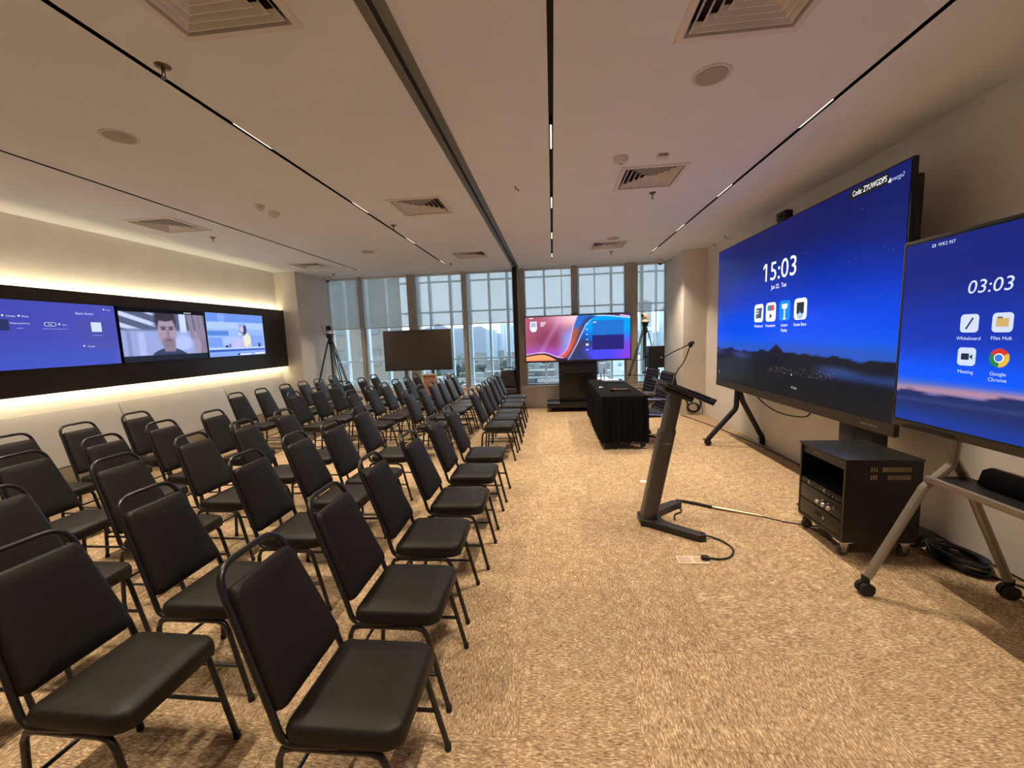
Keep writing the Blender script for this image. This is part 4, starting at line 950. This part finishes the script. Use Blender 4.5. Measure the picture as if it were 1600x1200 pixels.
def ptz(x, y, z, rz, body, lb, head=None):
    t = thing('ptz_camera', lb, 'camera', (x, y, z), rz, 'pan-tilt cameras on tripods')
    MB().lathe([(.075, 0), (.078, .02), (.06, .05), (.045, .055)], n=20).build('base', body, t, smooth=50)
    MB().box(-.075, -.02, .05, -.05, .05, .16).box(.05, -.02, .05, .075, .05, .16).build('yoke', body, t, bevel=.008); MB().lathe([(.03, -.075), (.055, -.06), (.058, .03), (.05, .06)], (0, 0, .125), 18, Matrix.Rotation(-math.pi/2, 3, 'X')).build('camera_head', head or mat('ptz_head', (30, 30, 32), .35), t, smooth=50)
    MB().lathe([(.036, 0), (.036, .018), (.026, .02), (.02, .01)], (0, -.065, .125), 16, Matrix.Rotation(math.pi/2, 3, 'X')).build('lens', mat('lens_glass', (8, 8, 10)), t)
ptz(-4.77, 8.45, 1.66+.15, math.radians(15), mat('ptz_grey', (150, 146, 140), .45), 'grey pan-tilt camera on the left tripod')
tag(MB().tube([(-4.90, 8.47, 1.82), (-4.93, 8.47, 1.90), (-4.955, 8.46, 2.02)], .006, 6).build('antenna', RUBBER), 'thin black antenna rod beside the grey camera', 'antenna')
tripod(1.90, 8.75, 1.66, [(-.60, -.30), (.45, -.10), (.05, .35)], 'black camera tripod standing behind the loudspeaker')
ptz(1.90, 8.75, 1.66+.15, math.radians(-60), mat('ptz_cream', (232, 220, 196), .45), 'cream pan-tilt camera on the right tripod', mat('ptz_cream', (232, 220, 196)))
t = thing('loudspeaker', 'black box loudspeaker on a pole beside the right window', 'speaker', (1.985, 8.32, .905), math.radians(14))
MB().prism([(-.16, -.11), (.16, -.11), (.12, .13), (-.12, .13)], 0, .425, 'xyz').build('cabinet', BLACKP, t, bevel=.008); MB().box(-.145, -.116, .02, .145, -.111, .405).build('grille', mat('grille_black', (14, 14, 14), .8, noise=.4, nscale=200), t)
MB().box(.06, -.121, .19, .10, -.116, .205).build('badge', CHROME, t); MB().box(-.22, -.02, .20, -.155, .02, .24).build('bracket', RUBBER, t)
t = thing('speaker_stand', 'black column stand under the box loudspeaker', 'stand', (1.985, 8.32, 0))
MB().box(-.06, -.05, .03, .06, .05, .90).build('column', BLACKM, t, bevel=.01); MB().box(-.20, -.18, 0, .20, .18, .03).build('base_plate', BLACKM, t, bevel=.006)
tag(MB().tube(spline([(1.83, 8.28, 1.11), (1.70, 8.30, 1.06), (1.60, 8.33, 1.05), (1.50, 8.42, 1.08), (1.49, 8.47, 1.10)], 6), .006, 6).build('speaker_cable', RUBBER), 'dark cable sagging from the loudspeaker to the tripod', 'cable')
tag(MB().tube(spline([(2.10, 8.30, .93), (2.16, 8.25, .75), (2.20, 8.22, .55), (2.24, 8.2, .2), (2.26, 8.18, .01)], 6), .006, 6).build('speaker_lead', RUBBER), 'dark lead hanging behind the loudspeaker towards the floor', 'cable')

# ================================================================== CABLES AT THE RIGHT WALL
cc = MB()
for k in range(5):
    r = .10+.008*(k % 3); pts = [(2.63+r*math.cos(a)+.004*k, 8.035-.005*k, .135+r*.85*math.sin(a)) for a in np.linspace(0, 2*math.pi, 25)[:-1]]; cc.tube(pts, .006, 6, closed=True)
o = cc.build('cable_loops', RUBBER); tag(o, 'round coil of black cable leaning on the right column', 'cable coil')
tag(MB().tube(spline([(2.62, 8.04, .24), (2.60, 8.035, .32), (2.66, 8.04, .38), (2.75, 8.04, .30), (2.80, 8.03, .2), (2.80, 8.0, .01)], 6), .006, 6).build('wall_cable', RUBBER), 'black cable rising above the coil on the right column', 'cable')
tag(MB().tube(spline([(2.40, 8.0, .006), (2.52, 7.5, .006), (2.64, 6.9, .006), (2.74, 6.2, .006), (2.80, 5.6, .006), (2.82, 4.6, .006), (2.82, 3.6, .006)], 8), .007, 6).build('floor_lead', RUBBER), 'black cable lying along the foot of the right wall', 'cable')
cc = MB(); rb = random.Random(5)
for k in range(12):
    cx, cy = 2.66+rb.uniform(-.02, .02), 2.86+rb.uniform(-.02, .02); a_, b_ = .10+rb.uniform(-.02, .01), .18+rb.uniform(-.03, .01)
    z_ = .008+.006*k; pts = [(cx+a_*math.cos(a), cy+b_*math.sin(a), z_+.004*math.sin(3*a+k)) for a in np.linspace(0, 2*math.pi, 25)[:-1]]; cc.tube(pts, .007, 6, closed=True)
tag(cc.build('cable_coil', mat('cable_gloss', (18, 18, 18), .3, spec=.6)), 'thick heap of coiled black cable between rack and nearest display', 'cable coil')
t = thing('power_adapter', 'dark power supply box behind the rack by the wall', 'adapter', (2.62, 3.16, 0), .3); MB().box(-.10, -.08, 0, .10, .08, .09).build('case', BLACKP, t, bevel=.01); MB().box(-.04, -.083, .03, .04, -.08, .05).build('sticker', WHITE, t)
for k, (pts, lb) in enumerate((([(2.70, 2.70, .01), (2.75, 2.62, .008), (2.80, 2.52, .008), (2.83, 2.35, .008), (2.83, 2.0, .008)], 'black cable leaving the heap along the right wall'),
                           ([(2.74, 2.66, .018), (2.66, 2.55, .008), (2.70, 2.42, .008), (2.80, 2.44, .008), (2.84, 2.60, .008), (2.84, 2.9, .008), (2.84, 3.3, .008)], 'black cable looping around the rear castor of the nearest display'))):
    tag(MB().tube(spline(pts, 8), .007, 6).build('stray_cable', RUBBER), lb, 'cable')

# ================================================================== CEILING FITTINGS
def diffuser(x, y, lb):
    t = thing('air_diffuser', lb, 'air vent', (x, y, H), group='square ceiling diffusers'); DW = mat('diffuser_white', (232, 228, 222), .5); a = .30
    def sq(h, z): return [(-h, -h, z), (h, -h, z), (h, h, z), (-h, h, z)]
    f_ = MB(); rg = [sq(a, -.001), sq(a-.004, -.010), sq(.262, -.010), sq(.255, .03)]; vs = [p for r in rg for p in r]
    f_.add(vs, [(i*4+k, i*4+(k+1) % 4, (i+1)*4+(k+1) % 4, (i+1)*4+k) for i in range(3) for k in range(4)]); f_.build('frame', DW, t, smooth=0)
    for k in range(5):
        h = .242-.045*k; rg = [sq(h, -.006), sq(h-.004, -.006), sq(h-.029, .028), sq(h-.027, .032)]; vs = [p for r in rg for p in r]; l = MB()
        l.add(vs, [(i*4+j, i*4+(j+1) % 4, ((i+1) % 4)*4+(j+1) % 4, ((i+1) % 4)*4+j) for i in range(4) for j in range(4)]); l.build('louvre', DW, t, smooth=0)
    MB().box(-.022, -.022, -.004, .022, .022, .03).build('core', DW, t)
    MB().box(-.26, -.26, .07, .26, .26, .08).build('duct_back', mat('duct_dark', (42, 40, 38), .9), t)
VL = ['above the near chairs, cut by the top frame edge', 'above the middle of the chairs', 'near the windows, left of the partition rail', 'cut by the top frame edge, nearest the large displays', 'above the lectern area', 'near the windows, above the wide display', 'by the left wall, above the purple display', 'by the left column near the windows']
for (x, y), lb in zip(VENTS, VL): diffuser(x, y, 'square louvred ceiling vent '+lb)
SPK = mat('speaker_mesh', (182, 176, 168), .8, noise=.25, nscale=350)
for x, y, lb in ((-2.95, 2.74, 'above the near left chairs'), (.96, 2.69, 'between the right-hand vents'), (-2.99, 6.68, 'far left between two light tracks'), (.98, 6.76, 'near the windows on the right')):
    t = thing('ceiling_speaker', 'round flush ceiling speaker '+lb, 'speaker', (x, y, H), group='round ceiling speakers'); MB().lathe([(.085, -.004), (.095, -.008), (.108, -.006), (.11, -.0005)], n=28).build('rim', mat('speaker_rim', (225, 220, 212), .5), t); MB().lathe([(.088, -.0095), (.088, -.003)], n=28).build('grille', SPK, t)
for x, y, lb in ((-3.05, 4.24, 'small of the pair by the left light track'), (-3.07, 4.49, 'larger of the pair by the left light track'), (.61, 3.75, 'above the lectern, left of the small box')):
    t = thing('smoke_detector', 'white ceiling smoke detector, '+lb, 'smoke detector', (x, y, H), group='ceiling smoke detectors'); k = .8 if 'small of' in lb else 1.0
    MB().lathe([(.03*k, -.05), (.045*k, -.046), (.055*k, -.03), (.062*k, -.022), (.066*k, 0)], n=24).build('housing', WHITE, t, smooth=50); MB().lathe([(.012*k, -.052), (.014*k, -.049)], n=12).build('indicator', mat('sensor_grey', (150, 146, 140), .5), t)
t = thing('ceiling_sensor', 'small white square box on the ceiling above the right vent', 'sensor', (.955, 3.76, H)); MB().box(-.045, -.04, -.03, .045, .04, 0).build('housing', WHITE, t, bevel=.006); MB().box(-.035, -.042, -.022, .035, -.04, -.008).build('window', mat('sensor_grey', (150, 146, 140)), t)
BRASS = mat('sprinkler_metal', (120, 105, 92), .3, metal=.9)
for x, y, lb in ((-2.0, 2.14, 'near the top left vent'), (-4.53, 5.30, 'by the left wall'), (-2.0, 5.29, 'between the middle vent and light track'), (1.10, 4.72, 'just beyond the vent above the lectern'), (1.10, 7.84, 'above the wide display'), (-4.65, 8.59, 'by the left column'), (-1.97, 8.16, 'before the window at the end of a light track')):
    t = thing('sprinkler', 'small metal ceiling sprinkler '+lb, 'sprinkler', (x, y, H), group='ceiling sprinklers'); MB().lathe([(.012, -.012), (.034, -.006), (.038, 0)], n=18).build('rose', BRASS, t); f_ = MB().cyl((0, 0, -.03), (0, 0, -.008), .009, 10)
    f_.tube([(-.007, 0, -.03), (-.010, 0, -.042), (-.004, 0, -.056)], .0025, 6).tube([(.007, 0, -.03), (.010, 0, -.042), (.004, 0, -.056)], .0025, 6); f_.build('body', BRASS, t); MB().lathe([(.013, -.060), (.013, -.056)], n=12).build('deflector', BRASS, t)
for x, y, lb in ((-4.98, 8.93, 'in the left corner by the windows'), (2.24, 8.93, 'in the right corner by the windows')):
    t = thing('dome_camera', 'white dome security camera on the ceiling '+lb, 'camera', (x, y, H), group='ceiling dome cameras'); MB().lathe([(.060, -.082), (.076, -.065), (.08, 0)], n=22).build('housing', WHITE, t, smooth=50); MB().lathe([(.005, -.120), (.024, -.115), (.038, -.102), (.044, -.082)], n=20).build('dome', mat('dome_black', (10, 10, 12), .1, spec=.8), t, smooth=60)
for x, y, lb in ((2.76, 7.05, 'above the far end of the huge display'), (2.80, 7.62, 'in the corner by the right column'), (-.33, 4.23, 'on the ceiling right of the partition rail')):
    tag(MB().tube([(x, y, H), (x, y-.01, H-.025), (x+.02, y-.01, H-.035), (x+.035, y-.02, H-.055)], .005, 6).build('wire_stub', RUBBER), 'short black wire stub '+lb, 'wire', 'wire stubs')

# ================================================================== OUTSIDE: CITY
GZ = -48.0
g = MB().box(-900, 14, GZ-2, 900, 2600, GZ); struct('ground', g, mat('city_ground', (66, 74, 70), .95, noise=.35, nscale=.02), 'green and grey city ground far below')
hl = MB(); ring = []
for x0, yc, hgt, sx in ((-420, 1500, 95, 420), (60, 1900, 60, 500), (-900, 1300, 130, 380), (700, 2100, 50, 500)):
    rows = []
    for i in range(9):
        f_ = i/8; rows.append([(x0+sx*(k/16-.5)*2*(1-.0*f_), yc+300*(f_-.5), GZ+hgt*math.sin(math.pi*f_)*max(0, math.cos((k/16-.5)*math.pi))**.8*(1+.15*math.sin(k*2.1+i))) for k in range(17)])
    vs = [p for r in rows for p in r]; hl.add(vs, [(i*17+k, i*17+k+1, (i+1)*17+k+1, (i+1)*17+k) for i in range(8) for k in range(16)])
struct('hills', hl, mat('hill_haze_blue', (100, 110, 122), .95), 'hazy pale blue hills on the horizon')  # aerial haze painted into the hill colour as blue-grey
PANE = mat('building_pane', (130, 150, 168), .3, spec=.5)
FOOT = []
def clear(x, y, r): return all(abs(x-a) > c+r or abs(y-b) > d+r for a, b, c, d in FOOT)
def building(x, y, wd, dp, top, rgb, lb, floors=10, cols=6, rz=0, pane=None, grp='towers on the skyline'):
    FOOT.append((x, y, wd*.6, dp*.9)); t = thing('building', lb, 'building', (x, y, GZ), rz, grp); hh = top-GZ
    MB().box(-wd/2, -dp/2, 0, wd/2, dp/2, hh).build('wall', mat('bld_%d_%d_%d' % rgb, rgb, .8), t)
    MB().box(-wd/2+wd*.1, -dp/2+dp*.1, hh, wd/2-wd*.3, dp/2-dp*.1, hh+2.5).build('roof_plant', mat('bld_%d_%d_%d' % rgb, rgb, .8), t)
    wm = MB(); fw_, fh = wd/cols, hh/floors
    for i in range(floors):
        for k in range(cols):
            x0_ = -wd/2+fw_*(k+.2); z0_ = fh*(i+.25); wm.box(x0_, -dp/2-.12, z0_, x0_+fw_*.6, -dp/2, z0_+fh*.5)
    o = wm.build('window_panes', pane or PANE, t, smooth=0); o['kind'] = 'stuff'
    return t
SK1, SK2, SK3 = (176, 194, 208), (196, 208, 218), (160, 180, 198)  # pale blue-grey tower tones, distance haze is put into the wall colour
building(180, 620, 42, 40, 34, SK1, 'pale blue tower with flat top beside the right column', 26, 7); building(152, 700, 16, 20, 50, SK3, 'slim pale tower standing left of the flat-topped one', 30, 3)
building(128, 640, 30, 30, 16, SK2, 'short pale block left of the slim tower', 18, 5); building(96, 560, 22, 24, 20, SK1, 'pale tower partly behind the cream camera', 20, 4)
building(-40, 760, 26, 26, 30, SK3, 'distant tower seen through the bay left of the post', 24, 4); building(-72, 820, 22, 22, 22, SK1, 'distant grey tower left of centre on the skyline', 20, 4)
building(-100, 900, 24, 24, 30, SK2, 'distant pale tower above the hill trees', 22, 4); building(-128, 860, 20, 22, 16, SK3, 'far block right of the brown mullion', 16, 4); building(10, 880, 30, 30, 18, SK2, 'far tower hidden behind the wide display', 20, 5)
for k, (x, y, top) in enumerate(((8, 74, -9), (19, 88, -6), (29, 80, -10), (40, 96, -2), (22, 120, 3))):
    building(x, y, 9.5, 12, top, (186, 196, 200), 'white apartment block with rows of windows below the sill, %s from the left' % ORD[k], 12, 6, 0, grp='white apartment blocks below')
building(-34, 46, 30, 16, 11.5, (100, 94, 86), 'dark glass neighbouring tower filling the far left windows', 18, 9, math.radians(14), mat('neighbour_pane', (78, 80, 82), .25, spec=.6), grp='near neighbours')
# low houses and trees
lo = MB(); tr = MB(); rb = random.Random(21); LOW = []
for k in range(420):
    y = rb.uniform(110, 620); x = rb.uniform(-.62, .34)*y; s_ = rb.uniform(5, 13); h_ = rb.uniform(5, 18) if rb.random() < .75 else rb.uniform(18, 34)
    if clear(x, y, s_/2): lo.box(x-s_/2, y-s_/2, GZ, x+s_/2, y+s_/2, GZ+h_); LOW.append((x, y, s_/2, s_/2))
o = lo.build('low_rooftops', mat('rooftops', (116, 118, 120), .9, noise=.5, nscale=.03), smooth=0); tag(o, 'countless small pale rooftops spread over the distant city', 'rooftops', kind='stuff')
for k in range(1100):
    y = rb.uniform(70, 640); x = rb.uniform(-.62, .30)*y; s_ = rb.uniform(3, 8)
    if clear(x, y, s_): tr.sphere((x, y, GZ+s_*.9), s_, 6, (1, 1, rb.uniform(.9, 1.5)))
o = tr.build('tree_cover', mat('tree_green', (44, 58, 48), .95, noise=.4, nscale=.3)); tag(o, 'dark green tree crowns covering the ground between distant buildings', 'trees', kind='stuff')
